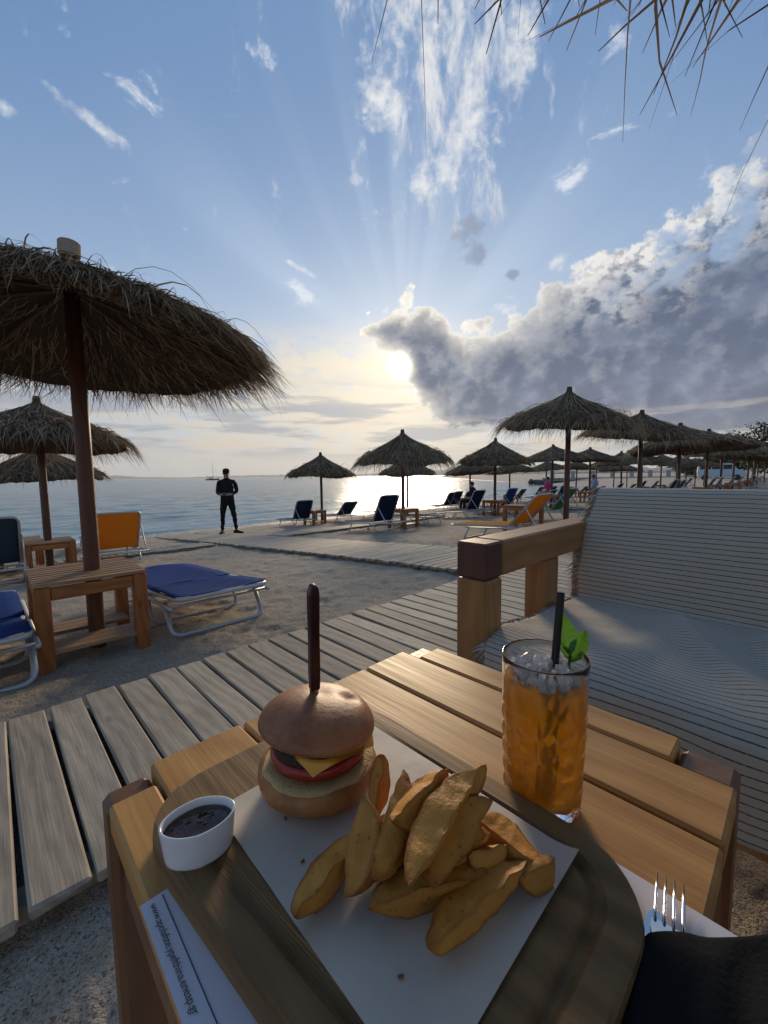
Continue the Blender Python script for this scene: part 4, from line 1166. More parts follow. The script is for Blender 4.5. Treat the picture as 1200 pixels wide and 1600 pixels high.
# ------------------------------------------------------------------ potato wedges
def wedge_mat():
    m, N, b = new_mat('fried_potato')
    tc = N.new('ShaderNodeTexCoord').outputs['Object']
    info = N.new('ShaderNodeObjectInfo').outputs['Random']
    p = N.vadd(tc, N.vec(info, N.mul(info, 7.0), N.mul(info, 3.0)))
    at = N.new('ShaderNodeAttribute', attribute_name='rnd').outputs['Fac']      # 1 on the skin and cut edges
    n = N.noise(p, 42, 6, .65); n2 = N.noise(p, 220, 3, .6)
    flesh = N.mix(n, (.40, .150, .020), (.70, .345, .062))
    skin = N.mix(n, (.13, .032, .007), (.36, .110, .016))
    c = N.mix(N.m('ADD', N.mul(at, .9), N.mul(N.sub(n, .5), 1.7), clamp=True), flesh, skin)
    herb = N.mul(N.sstep(N.add(N.voro(p, 150), N.mul(N.sub(N.noise(p, 300, 2, .5), .5), .5)), .28, .10), N.sstep(N.noise(p, 60, 2, .5), .47, .56))
    c = N.mix(N.mul(herb, .55), c, (.050, .034, .012))
    tone = N.add(.82, N.mul(info, .34)); c = N.mix(1.0, c, N.vec(tone, tone, tone), 'MULTIPLY')
    N.put(b.inputs['Base Color'], c); N.put(b.inputs['Roughness'], N.add(.45, N.mul(n, .25))); b.inputs['Specular IOR Level'].default_value = .35
    b.inputs['Subsurface Weight'].default_value = .12; b.inputs['Subsurface Radius'].default_value = (.006, .003, .001)
    N.put(b.inputs['Normal'], N.bump(N.add(n, N.mul(n2, .35)), .5, .004)); return m
M['wedge'] = wedge_mat()
def wedge_mesh(L, w, h, bend, seed):
    """crescent wedge cut from a potato: straight ridge, two flat cut faces, curved skin; along x, ridge up"""
    ns, nf, na = 30, 5, 9
    V = []; A = []
    half = w / 2
    for i in range(ns):
        t = i / (ns - 1); s = max(.02, math.sin(math.pi * t)) ** .56
        if i in (0, ns - 1): s = .03
        ridge = (0.0, .50 * h); el_ = (-half * s, .50 * h - .62 * h * s); er = (half * s, .50 * h - .62 * h * s)
        ring = []
        for k in range(nf): q = k / nf; ring.append((el_[0] + (ridge[0] - el_[0]) * q, el_[1] + (ridge[1] - el_[1]) * q + .04 * h * s * math.sin(math.pi * q), .95 if k == 0 else 0.0))
        for k in range(nf): q = k / nf; ring.append((ridge[0] + (er[0] - ridge[0]) * q, ridge[1] + (er[1] - ridge[1]) * q + .04 * h * s * math.sin(math.pi * q), .55 if k == 0 else 0.0))
        for k in range(na):
            q = k / na; a_ = math.pi * q
            ring.append((half * s * math.cos(a_), er[1] - .42 * h * s * math.sin(a_), .95))
        tip = max(0, 1 - min(t, 1 - t) / .12)
        for (py, pz, sk) in ring:
            V.append(((t - .5) * L, py, pz - bend * (2 * t - 1) ** 2)); A.append(max(sk, .9 * tip))
    nc = nf * 2 + na; V = np.array(V)
    V[:, 1] += fbm(V[:, 0] * 70 + seed * 3, V[:, 1] * 60, V[:, 2] * 60 + seed, 3) * .0042
    V[:, 2] += fbm(V[:, 0] * 50, V[:, 1] * 50 + seed, V[:, 2] * 50, 3) * .0044
    F = []
    for i in range(ns - 1):
        for k in range(nc): F.append((i * nc + k, (i + 1) * nc + k, (i + 1) * nc + (k + 1) % nc, i * nc + (k + 1) % nc))
    F.append(tuple(range(nc))); F.append(tuple((ns - 1) * nc + k for k in range(nc))[::-1])
    me = mesh_data('potato_wedge', V, F, M['wedge'], True, None, A); me.set_sharp_from_angle(angle=R(32)); return me
# ends (world), width, height, roll about own axis, label
WED = [
 ((-.071, .271, .010), (-.026, .324, .020), .024, .028, 40, 'long pale wedge with its pointed end towards the sauce dish side of the paper'),
 ((-.024, .281, .013), (-.012, .330, .046), .027, .026, -60, 'broad spotted wedge leaning up on the pile beside the long pale one'),
 ((-.011, .355, .014), (-.004, .372, .062), .018, .020, 20, 'dark brown wedge tip standing upright next to the burger'),
 ((-.005, .277, .028), (.020, .350, .052), .024, .026, -35, 'narrow wedge propped steeply against the middle of the pile'),
 ((.005, .302, .050), (.050, .342, .062), .024, .024, 15, 'wedge lying across the top of the pile'),
 ((.010, .263, .046), (.070, .336, .068), .024, .026, 55, 'long wedge on top of the pile reaching towards the glass'),
 ((.027, .278, .030), (.077, .331, .050), .030, .030, 70, 'brown skin-side wedge at the top of the pile facing the glass'),
 ((-.013, .278, .011), (.072, .298, .016), .026, .028, 50, 'flat-lying wedge with browned ridge at the front of the pile'),
 ((.024, .251, .010), (.102, .304, .013), .026, .028, 42, 'big golden wedge lying alone in front of the pile on bare paper'),
 ((.076, .341, .022), (.121, .304, .011), .028, .026, 35, 'wedge sloping down the side of the pile towards the small chunk'),
 ((.062, .296, .024), (.094, .310, .019), .018, .018, 15, 'short wedge tucked between the sloping wedge and the front one'),
 ((.101, .294, .010), (.132, .307, .011), .024, .022, 30, 'small dark potato chunk lying apart at the edge of the paper'),
 ((.055, .328, .054), (.088, .343, .066), .016, .016, 0, 'small wedge tip poking out at the top behind the long wedge'),
 ((.014, .306, .014), (.064, .332, .016), .034, .032, 0, 'hidden wedge at the bottom of the pile under the others'),
 ((-.012, .318, .014), (.032, .346, .022), .034, .032, 0, 'wedge at the back of the pile beneath the steep narrow one'),
 ((-.030, .296, .012), (.010, .325, .030), .028, .028, -40, 'wedge low in the pile between the broad spotted and narrow ones'),
 ((.040, .300, .020), (.080, .318, .030), .026, .026, 60, 'golden wedge on the glass side under the brown skin-side one'),
 ((.010, .330, .036), (.046, .352, .052), .022, .022, 30, 'pale wedge at the back of the pile nearest the burger'),
]
for i, (a, b, w, h, roll, lab) in enumerate(WED):
    a = Vector((a[0], a[1], FZ + a[2])); b = Vector((b[0], b[1], FZ + b[2])); d = b - a
    o = obj('potato_wedge', wedge_mesh(d.length * 1.08, w * 1.16, h * 1.18, .004, i * 1.7))
    q = d.to_track_quat('X', 'Z').to_matrix().to_4x4()
    o.matrix_world = Matrix.Translation((a + b) / 2) @ q @ Matrix.Rotation(R(roll), 4, 'X')
    tag(o, lab, 'potato wedge', 'roast potato wedges piled on the paper')
# crumbs of skin and herbs
for i in range(5):
    px, py = random.choice([(-.075, .33), (-.06, .30), (.10, .27), (-.09, .36), (-.02, .26), (.0, .245), (-.085, .29), (.06, .262), (-.05, .285)])
    V, F = chamfer_box((.004, .0022, .0012), .0004)
    o = obj('potato_crumb', mesh_data('potato_crumb', V, F, M['wedge'], False, None, np.ones(24)), None, (px + random.uniform(-.012, .012), py + random.uniform(-.008, .008), FZ + .0008), (0, 0, random.uniform(0, 6)))
    tag(o, 'tiny dark crumb of potato skin on the greaseproof paper', 'crumb', 'crumbs on the paper')

# ------------------------------------------------------------------ oval sauce dish
M['china'] = plain('white_china', (.74, .76, .78), .16, 0, .02, 10)
def sauce_mat():
    m, N, b = new_mat('dark_barbecue_sauce')
    tc = N.new('ShaderNodeTexCoord').outputs['Object']
    n = N.noise(tc, 60, 3, .5)
    N.put(b.inputs['Base Color'], N.mix(n, (.022, .008, .006), (.050, .018, .012))); b.inputs['Roughness'].default_value = .10
    N.put(b.inputs['Normal'], N.bump(N.noise(tc, 70, 2, .4), .35, .004)); return m
M['sauce'] = sauce_mat()
dish = empty('sauce_dish', P3(.114, .360, BT), BEACH, label='small oval white china dish of dark sauce on the serving board corner', cat='dish')
dish.rotation_euler = (0, 0, R(24)); dish.scale = (.79, .79, .80)
sx, sy = 1.0, .66
V, F = lathe(smoothp([(0, .003), (.030, .003), (.033, .000), (.0355, .002), (.0385, .030), (.0395, .0375)], 3) + [(.0390, .0392), (.0372, .0392), (.0362, .037), (.0345, .012), (.031, .007), (0, .006)], 56, sx, sy)
V = np.array(V); V[:, 1] *= 1 + .10 * (1 - np.abs(V[:, 0]) / .04)
obj('bowl', mesh_data('bowl', V, F, M['china'], True), dish)
V, F = lathe([(0, .0315), (.012, .0315), (.024, .0313), (.033, .0310), (.0352, .0306), (.0354, .028), (0, .027)], 48, sx, sy)
V = np.array(V); V[:, 1] *= 1 + .10 * (1 - np.abs(V[:, 0]) / .04)
V[:, 2] += np.where(V[:, 2] > .03, .0016 * np.exp(-(((V[:, 0] - .005) / .012) ** 2 + ((V[:, 1] - .004) / .008) ** 2)), 0)
obj('sauce', mesh_data('sauce', V, F, M['sauce'], True), dish)
for k in range(7):
    a = random.uniform(0, 6.28); q = random.uniform(.003, .014)
    V, F = lathe(smoothp([(0, 0), (.0012, .0002), (.0018, .0010), (.0010, .0018), (0, .002)], 2), 8)
    obj('sauce_bubble', mesh_data('sauce_bubble', V, F, M['sauce'], True), dish, (.004 + q * math.cos(a), .003 + q * .6 * math.sin(a), .0318))

# ------------------------------------------------------------------ tall glass of iced orange drink
def glass_mat(name, color=(1, 1, 1), rough=0.0, ior=1.5):
    m, N, b = new_mat(name)
    b.inputs['Base Color'].default_value = (*color, 1); b.inputs['Transmission Weight'].default_value = 1
    b.inputs['Roughness'].default_value = rough; b.inputs['IOR'].default_value = ior
    return m
M['glass'] = glass_mat('clear_glass')
M['ice'] = glass_mat('crushed_ice', (1.0, .98, .95), .12, 1.22)
M['ice'].node_tree.nodes['Principled BSDF'].inputs['Transmission Weight'].default_value = .62
def drink_mat():
    m, N, b = new_mat('orange_iced_drink')
    tc = N.new('ShaderNodeTexCoord').outputs['Object']
    n = N.noise(N.mapping(tc, (40, 40, 22)), 1, 4, .55, .6); z = N.sep(tc)[2]
    c = N.mix(n, (.84, .36, .020), (.95, .55, .07))
    c = N.mix(N.sstep(z, .115, .150), c, (.96, .70, .36))
    N.put(b.inputs['Base Color'], c); b.inputs['Roughness'].default_value = .25; b.inputs['IOR'].default_value = 1.34
    b.inputs['Transmission Weight'].default_value = .70
    N.put(b.inputs['Normal'], N.bump(N.voro(N.mapping(tc, (70, 70, 45)), 1), .45, .01))
    tl = N.new('ShaderNodeBsdfTranslucent'); N.put(tl.inputs[0], N.mix(n, (.88, .42, .03), (.96, .60, .10)))
    mx = N.new('ShaderNodeMixShader'); mx.inputs[0].default_value = .45
    t = m.node_tree; t.links.new(b.outputs[0], mx.inputs[1]); t.links.new(tl.outputs[0], mx.inputs[2])
    o = [k for k in t.nodes if k.type == 'OUTPUT_MATERIAL'][0]; t.links.new(mx.outputs[0], o.inputs[0]); return m
M['drink'] = drink_mat()
GH = .166; RT, RB = .0440, .0385
def grad(z): return RB + (RT - RB) * (z / GH) ** .9
gl = empty('highball_glass', P3(.416, .186, TZ + .0012), BEACH, label='tall patterned glass of orange iced drink on the table', cat='glass')
def glass_mesh():
    n = 72; prof_o = [(.0, 0), (.030, 0), (.036, .0012)] + [(grad(z) - (.002 if z < .006 else 0), z) for z in np.linspace(.004, GH - .001, 60)]
    prof_i = [(grad(GH) - .0006, GH), (grad(GH) - .0018, GH)] + [(grad(z) - .0026, z) for z in np.linspace(GH - .002, .022, 20)] + [(.030, .0135), (.0, .0125)]
    V, F = lathe(prof_o + prof_i, n); V = np.array(V)
    no = 1 + (len(prof_o) - 1) * n
    Vo = V[:no]; th = np.arctan2(Vo[:, 1], Vo[:, 0]); z = Vo[:, 2]; rr = np.hypot(Vo[:, 0], Vo[:, 1]) + 1e-9
    win = np.clip((z - .010) / .006, 0, 1) * np.clip((.122 - z) / .010, 0, 1)
    a = th * 6 / (2 * np.pi); w = z / .040
    dia = np.abs(((a + w) % 1) - .5) + np.abs(((a - w) % 1) - .5)       # crossed diamond cuts
    rad = .0020 * np.clip(np.abs(dia - .5) * 3 - .2, -.2, 1.0) * win
    foot_cut = .0012 * np.cos(th * 24) * np.clip((.014 - z) / .008, 0, 1) * (z > .001)
    Vo[:, 0] += Vo[:, 0] / rr * (rad + foot_cut); Vo[:, 1] += Vo[:, 1] / rr * (rad + foot_cut)
    V[:no] = Vo
    return mesh_data('glass_wall', V, F, M['glass'], True)
obj('glass_wall', glass_mesh(), gl)
LZ = .143
V, F = lathe([(0, .0120), (.030, .0130)] + [(grad(z) - .0022, z) for z in np.linspace(.0222, LZ, 24)] + [(.030, LZ + .0006), (0, LZ + .0003)], 56)
obj('orange_drink', mesh_data('orange_drink', V, F, M['drink'], True), gl)
ib = MB()
for k in range(110):
    a = random.uniform(0, 6.28); q = math.sqrt(random.random()) * .034; s = random.uniform(.0045, .0085)
    zc = LZ + random.uniform(-.010, .0125) * (1 - (q / .05) ** 2) + .002
    V, F = chamfer_box((s * 1.5, s * 1.1, s), s * .22)
    V = np.array(V) + rng.normal(0, s * .10, (len(V), 3))
    rot = Euler((random.uniform(0, 6), random.uniform(0, 6), random.uniform(0, 6))).to_matrix()
    ib.add(V @ np.array(rot).T + [q * math.cos(a), q * math.sin(a), zc], F)
tag(obj('crushed_ice', ib.data('crushed_ice', M['ice']), gl), kind='stuff')
M['straw_black'] = plain('black_drinking_straw', (.010, .010, .011), .35)
gx, gy = uv(.416, .186)
def straw_tube():
    b = MB(); P = [Vector((.0, .0, .016)), Vector((.012, .004, .143)), Vector((.0190, .008, .232))]
    rings = []
    d = (P[2] - P[0]).normalized()
    b.tube([P[0], P[1], P[2]], .0042, 14, False); b.tube([P[2], P[1], P[0]], .0036, 14, False)
    return b.data('drinking_straw', M['straw_black'], True)
st = obj('drinking_straw', straw_tube(), None, (gx, gy, TZ)); tag(st, 'black drinking straw standing in the orange drink', 'straw')
def leaf_mat():
    m, N, b = new_mat('mint_leaf')
    tc = N.new('ShaderNodeTexCoord').outputs['UV']
    lx, ly, _ = N.sep(tc)
    side = N.m('ABSOLUTE', N.sub(lx, .5))
    vein = N.m('ABSOLUTE', N.sub(N.m('FRACT', N.add(N.mul(ly, 7.0), N.mul(side, -4.0))), .5))
    f = N.m('MAXIMUM', N.sstep(side, .05, .01), N.mul(N.sstep(vein, .12, .02), .5))
    c = N.mix(f, (.035, .105, .016), (.085, .19, .035)); N.put(b.inputs['Base Color'], c); b.inputs['Roughness'].default_value = .4
    N.put(b.inputs['Normal'], N.bump(f, -.5, .004))
    tl = N.new('ShaderNodeBsdfTranslucent'); tl.inputs[0].default_value = (.14, .36, .03, 1)
    mx = N.new('ShaderNodeMixShader'); mx.inputs[0].default_value = .35
    t = m.node_tree; t.links.new(b.outputs[0], mx.inputs[1]); t.links.new(tl.outputs[0], mx.inputs[2])
    o = [k for k in t.nodes if k.type == 'OUTPUT_MATERIAL'][0]; t.links.new(mx.outputs[0], o.inputs[0]); return m
M['mint'] = leaf_mat()
def mint_leaf(L, W):
    nx, ny = 9, 24; V = []; U = []
    for i in range(nx):
        for j in range(ny):
            a = i / (nx - 1) * 2 - 1; t = j / (ny - 1)
            w = W / 2 * math.sin(math.pi * min(1, t * .92 + .06)) ** .8 
            V.append((a * w, t * L, .004 * abs(a) - .006 * t * t - .0005 * math.cos(t * 40) * abs(a))); U.append((i / (nx - 1), t))
    return mesh_data('leaf', V, grid_faces(nx, ny), M['mint'], True, U)
mint = empty('mint_sprig', (gx + .027, gy + .004, TZ + LZ + .014), 0, label='sprig of green mint leaves tucked into the glass beside the straw', cat='mint')
b = MB(); b.tube([(0, 0, -.02), (.002, 0, .006)], .0014, 6); obj('stem', b.data('stem', M['mint'], True), mint)
for (L, W, rx, ry, rz, dz) in ((.040, .021, 78, -2, 4, .010), (.040, .022, 70, 42, -4, .002), (.018, .011, 80, -30, 40, .004)):
    l = obj('leaf', mint_leaf(L, W), mint, (0, 0, dz)); l.rotation_euler = Euler((R(rx), R(ry), R(rz)), 'XYZ')

# ------------------------------------------------------------------ cutlery wrapped in a dark napkin
fork = empty('fork', (.244, .325, TZ + .010), 0, label='steel fork with four tines sticking out of the dark napkin', cat='fork')
fork.rotation_euler = (R(0), 0, R(-36))
for k in range(4):
    x = (k - 1.5) * .0062
    b = MB(); b.tube([(x, 0, 0), (x, -.016, -.0012), (x * .98, -.036, -.002), (x * .95, -.048, .0004)], [.0005, .0013, .0016, .0010], 8); obj('tine', b.data('tine', M['steel'], True), fork)
V = []
sec = [(-.046, .0112, 0), (-.054, .0118, .001), (-.064, .0095, .003), (-.074, .004, .005), (-.085, .0030, .006), (-.15, .0045, .002), (-.19, .006, 0)]
for y_, w_, z_ in sec: V += [(-w_, y_, z_), (w_, y_, z_), (w_, y_, z_ - .0022), (-w_, y_, z_ - .0022)]
F = [(0, 1, 2, 3)] + [(i * 4 + k, i * 4 + (k + 1) % 4, i * 4 + 4 + (k + 1) % 4, i * 4 + 4 + k) for i in range(len(sec) - 1) for k in range(4)] + [tuple(len(V) - 4 + k for k in (3, 2, 1, 0))]
obj('neck_and_handle', mesh_data('neck_and_handle', V, F, M['steel']), fork)
kf = empty('table_knife', (.215, .300, TZ + .009), 0, label='round-tipped steel table knife beside the fork in the napkin', cat='knife')
kf.rotation_euler = (R(0), R(8), R(-36))
pts = [(.0075, -.19), (.0075, -.03), (.0062, -.008), (.0030, -.001), (-.001, .0), (-.0050, -.006), (-.0070, -.016), (-.0075, -.03), (-.0070, -.19)]
Vb = [(x, y_, s * .0007) for s in (-1, 1) for x, y_ in pts]; nb = len(pts)
Fb = [tuple(range(nb))[::-1], tuple(range(nb, 2 * nb))] + [(k, (k + 1) % nb, (k + 1) % nb + nb, k + nb) for k in range(nb)]
obj('blade', mesh_data('blade', Vb, Fb, M['steel']), kf)
M['napkin'] = canvas('charcoal_napkin_cloth', (.012, .0135, .0150), .02)
def napkin():
    nx, ny = 60, 60
    A, B = np.meshgrid(np.linspace(0, 1, nx), np.linspace(0, 1, ny), indexing='ij')
    # local x to the right, y away from the seat
    X = (A - .5) * .27; Y = (B - 1) * .25
    edge = .010 * np.sin(A * 9) + .006 * np.sin(A * 23 + 1)
    Y = Y + edge * B - .060 * np.clip((.30 - A) / .30, 0, 1) * B - .035 * np.clip((A - .62) / .38, 0, 1) * B
    H_ = .014 + .012 * np.exp(-((A - .36) / .17) ** 2) + .018 * np.exp(-((A - .85) / .16) ** 2)
    Z = H_ * np.clip(np.minimum(A * 9, (1 - A) * 12), 0, 1) ** .5 * np.clip((1 - B) * 22 + .30, 0, 1) ** .5
    Z += .016 * fbm(X * 20, Y * 8, 1.2, 3) * np.clip((1 - B) * 8, .2, 1) + .0030 * np.sin((X * .5 + Y) * 210) * np.exp(-((A - .90) / .10) ** 2) * (B > .55)
    V = np.stack([X, Y, np.maximum(Z, .0015) + .009 * np.clip(np.minimum(np.minimum(A, 1 - A), 1 - B) * 30, 0, 1)], -1).reshape(-1, 3); n = len(V); F = grid_faces(nx, ny)
    return mesh_data('napkin', np.concatenate([V, V * [1, 1, .0] + [0, 0, .0005]]), [tuple(f) for f in F] + [tuple(f[::-1] + n) for f in F], M['napkin'], True)
nk = obj('napkin', napkin(), None, P3(.380, -.062, TZ + .003), (0, 0, BEACH - math.pi / 2))
tag(nk, 'dark charcoal cloth napkin bundled round the fork and knife', 'napkin')
# ------------------------------------------------------------------ corner of the wooden armchair at the near end of the table
ac = empty('wooden_armchair', P3(.42, -.11, 0), BEACH, label='wooden armchair arm beside the near end of the table', cat='chair')
obj('arm_rest', plankm('arm_rest', .46, .09, .04, 'arm'), ac, (-.04, .02, .50))
obj('leg', plankm('leg', .07, .07, .48, 'arm_leg'), ac, (.14, .02, .24))
obj('leg', plankm('leg', .07, .07, .48, 'arm_leg'), ac, (-.22, .02, .24))
obj('seat_rail', plankm('seat_rail', .30, .04, .08, 'arm'), ac, (-.04, .02, .27))

# ================================================================== wooden sofa with a striped throw
sofa = empty('wooden_sofa', (0, 0, 0), BEACH, label='wooden lounge sofa with square arm, draped in a striped throw', cat='sofa')
SV = .645                                   # inner face of the arm
def sp(name, u0, u1, v0, v1, z0, z1, mat, ch=.006):
    return obj(name, plankm(name, u1 - u0, v1 - v0, z1 - z0, mat, ch), sofa, ((u0 + u1) / 2, (v0 + v1) / 2, (z0 + z1) / 2))
sp('arm_rail', 1.135, 2.03, SV, SV + .105, .605, .717, 'arm')
sp('arm_end', 1.035, 1.132, SV, SV + .105, .605, .716, 'arm_end')
sp('front_post', 1.035, 1.132, SV, SV + .105, .0, .602, 'arm_leg')
sp('arm_post', 1.455, 1.575, SV + .012, SV + .092, .0, .602, 'arm_leg')
sp('rear_post', 1.93, 2.03, SV + .003, SV + .100, .0, .602, 'arm_leg')
sp('seat_rail', 1.02, 1.05, -1.25, SV - .004, .17, .345, 'arm')
sp('front_post', 1.035, 1.132, -1.36, -1.255, .0, .602, 'arm_leg')
sp('rear_post', 1.93, 2.03, -1.36, -1.255, .0, .602, 'arm_leg')
sp('arm_rail', 1.035, 2.03, -1.36, -1.255, .605, .717, 'arm')
for k in range(6): sp('seat_slat', 1.06 + k * .14, 1.17 + k * .14, -1.25, SV - .006, .300, .330, 'pine_y')
for k in range(3): sp('back_slat', 1.985, 2.010, -1.25, SV - .006, .42 + k * .12, .52 + k * .12, 'pine_y')
M['cushion'] = canvas('seat_cushion_cloth', (.25, .24, .22), .0)
cu = MB(); cu.box((1.40, -.31, .36), (.66, 1.86, .055), .02)
def rotbox(c, s, ry): return Matrix.Rotation(ry, 3, 'Y')
cu.box((1.86, -.31, .58), (.10, 1.84, .44), .03, Matrix.Rotation(R(17), 3, 'Y'))
obj('cushion', cu.data('cushion', M['cushion']), sofa)
def throw_mat():
    m, N, b = new_mat('striped_woven_throw')
    tc = N.new('ShaderNodeTexCoord').outputs['UV']      # metres along the fall of the cloth (y) and across it (x)
    a, s, _ = N.sep(tc)
    wig = N.noise(N.vec(N.mul(a, 9.0), N.mul(s, 9.0), 0), 1, 3, .5)
    f = N.m('FRACT', N.add(N.mul(s, 56.0), N.mul(N.sub(wig, .5), .14)))
    d = N.m('ABSOLUTE', N.sub(f, .5))
    brk = N.noise(N.vec(N.mul(a, 160), N.mul(s, 44), 0), 1, 2, .5)
    line = N.mul(N.sstep(d, .095, .045), N.add(.55, N.mul(N.sstep(brk, .30, .50), .45)))
    rib = N.m('SINE', N.mul(s, 56.0 * 6.283 * 3))
    weave = N.noise(N.vec(N.mul(a, 420), N.mul(s, 500), 0), 1, 2, .6)
    blot = N.noise(N.vec(N.mul(a, 3), N.mul(s, 3), 0), 1, 4, .6)
    c = N.mix(N.add(N.mul(weave, .6), N.mul(blot, .4)), (.37, .312, .245), (.60, .52, .415))
    c = N.mix(line, c, (.060, .056, .060))
    N.put(b.inputs['Base Color'], c); b.inputs['Roughness'].default_value = .9
    b.inputs['Specular IOR Level'].default_value = .15; b.inputs['Sheen Weight'].default_value = .15
    N.put(b.inputs['Normal'], N.bump(N.add(N.mul(weave, .8), N.add(N.mul(rib, .10), N.mul(line, -.5))), .5, .004)); return m
M['throw'] = throw_mat()
def throw_mesh():
    # profile across the sofa (u, z): hanging front, seat, back, over the top
    prof = smoothp([(.995, .215), (.998, .30), (1.005, .385), (1.035, .418), (1.12, .425), (1.35, .412), (1.58, .410), (1.675, .412), (1.708, .430), (1.735, .52), (1.80, .67), (1.875, .80), (1.915, .845), (1.965, .845), (1.99, .80), (2.0, .62)], 9)
    P = np.array(prof); s = np.concatenate([[0], np.cumsum(np.linalg.norm(np.diff(P, axis=0), axis=1))])
    ns = 150; si = np.linspace(0, s[-1], ns); pu = np.interp(si, s, P[:, 0]); pz = np.interp(si, s, P[:, 1])
    tu, tz = np.gradient(pu, si), np.gradient(pz, si)
    nrm = np.stack([-tz, tu], -1)
    nv = 150; vv = np.linspace(SV - .008, -1.20, nv)
    S, VV = np.meshgrid(si, vv, indexing='ij')
    seat = np.clip((pu - 1.0) / .15, 0, 1) * np.clip((1.72 - pu) / .12, 0, 1) * (pz < .6)
    back = np.clip((pz - .5) / .1, 0, 1)
    wr = .012 * fbm(S * 2.2 + VV * 1.6, VV * 2.2 - S * .8, 1.0, 2)
    # long folds fanning over the seat
    f1 = np.exp(-((VV - .10 - .55 * (S - .45)) / .050) ** 2) * .024
    f2 = np.exp(-((VV + .06 - .30 * (S - .40)) / .040) ** 2) * .026
    f3 = np.exp(-((VV - .30 + .20 * (S - .45)) / .060) ** 2) * .016
    disp = (wr + f1 + f2 + f3 + .010) * seat[:, None] + back[:, None] * .010 * fbm(S * 2, VV * 2.2, 6.0, 2) + .004 * fbm(S * 14, VV * 14, 3.0, 2)
    front = (pz < .40) & (pu < 1.03)
    disp = disp + front[:, None] * (.012 * np.sin(VV * 17 + 1.2 * np.sin(VV * 5)) + .010)
    edge = .008 * fbm(si * 6, 3.0, 0, 2)[:, None] * np.exp(-((VV - SV) / .08) ** 2) * 3
    U_ = pu[:, None] + nrm[:, 0][:, None] * disp; Z_ = pz[:, None] + nrm[:, 1][:, None] * disp + .004
    V = np.stack([U_, VV + edge, Z_], -1).reshape(-1, 3); F = grid_faces(ns, nv); n = len(V)
    UVc = np.stack([VV, S], -1).reshape(-1, 2)
    nn = np.zeros_like(V); G = V.reshape(ns, nv, 3); nm = np.cross(np.gradient(G, axis=0), np.gradient(G, axis=1)); nm /= np.linalg.norm(nm, axis=-1, keepdims=True) + 1e-9
    V2 = (G - nm * .003 * np.sign(nm[..., 2:3] + 1e-6)).reshape(-1, 3) if False else V
    return mesh_data('throw', V, F, M['throw'], True, UVc), G[:, 0]
tme, edge_pts = throw_mesh()
thr = obj('striped_throw', tme, None, (0, 0, 0), (0, 0, BEACH))
md = thr.modifiers.new('thickness', 'SOLIDIFY'); md.thickness = .003; md.offset = 1
tag(thr, 'beige cotton throw with thin dark stripes draped over the wooden sofa', 'throw')
# short twisted fringe along its end
n = 700
idx = rng.integers(0, len(edge_pts) - 1, n); fr = rng.random((n, 1)); base = edge_pts[idx] * (1 - fr) + edge_pts[idx + 1] * fr
L = rng.uniform(.018, .050, n); t = np.linspace(0, 1, 4)
dirv = np.stack([rng.normal(0, .3, n), np.ones(n) * .9, rng.normal(-.35, .3, n)], -1)
P = base[:, None] + dirv[:, None] * (L[:, None] * t[None])[..., None]; P[..., 2] -= (L[:, None] * t[None] ** 2) * .5
P[:, 1:, 1] = np.minimum(P[:, 1:, 1], SV + .05)
V, F, A = ribbons(P, np.full(n, .011), rng.random(n))
M['fringe'] = plain('cotton_fringe', (.40, .36, .32), .9, 0, .3, 60)
fo = obj('fringe', mesh_data('fringe', V, F, M['fringe'], False), thr); tag(fo, kind='stuff')

# ================================================================== far background
# sailing boat at anchor
M['hull'] = plain('dark_hull', (.020, .022, .028), .3)
M['mast'] = plain('grey_mast', (.16, .16, .16), .4)
sb_d = 330.0
sb = empty('sailing_boat', (sb_d * math.tan(R(-22.6)), sb_d, SEA_Z), R(6), label='dark sailing boat with bare mast anchored far out on the sea', cat='boat')
V, F = [], []
secs = [(-5.0, .9, 1.0), (-4.2, 1.3, .95), (-2, 1.6, .9), (1, 1.6, .95), (3.2, 1.1, 1.1), (4.6, .4, 1.3), (5.3, .03, 1.45)]
for x_, w_, h_ in secs: V += [(x_, -w_, h_), (x_, -w_ * .8, .1), (x_, 0, -.4), (x_, w_ * .8, .1), (x_, w_, h_), (x_, 0, h_ + .08)]
for i in range(len(secs) - 1):
    for k in range(6): F.append((i * 6 + k, (i + 1) * 6 + k, (i + 1) * 6 + (k + 1) % 6, i * 6 + (k + 1) % 6))
F.append((5, 4, 3, 2, 1, 0)); F.append(tuple(36 + k for k in range(6)))
obj('hull', mesh_data('hull', V, F, M['hull'], False), sb)
b = MB(); b.tube([(.6, 0, .9), (.45, 0, 14.2)], [.13, .08], 8); obj('mast', b.data('mast', M['mast'], True), sb)
b = MB(); b.tube([(.6, 0, 2.2), (-4.2, 0, 2.1)], .10, 8); b.tube([(.5, 0, 2.38), (-4.0, 0, 2.30)], .16, 8); obj('boom', b.data('boom', M['hull'], True), sb)
b = MB(); b.tube([(.45, 0, 14), (5.2, 0, 1.4)], .022, 5); b.tube([(.45, 0, 14), (-4.9, 0, 1.0)], .022, 5)
for s in (-1, 1): b.tube([(.45, 0, 13.0), (.5, s * 1.6, .9)], .02, 5)
obj('rigging', b.data('rigging', M['mast'], True), sb)
b = MB(); b.box((-.9, 0, 1.25), (3.2, 1.7, .5), .15); obj('cabin', b.data('cabin', M['hull'], False), sb)
b = MB(); b.tube([(-4.3, 0, 1.0), (-3.2, 0, 5.2)], .05, 5); obj('flagstaff', b.data('flagstaff', M['mast']), sb)

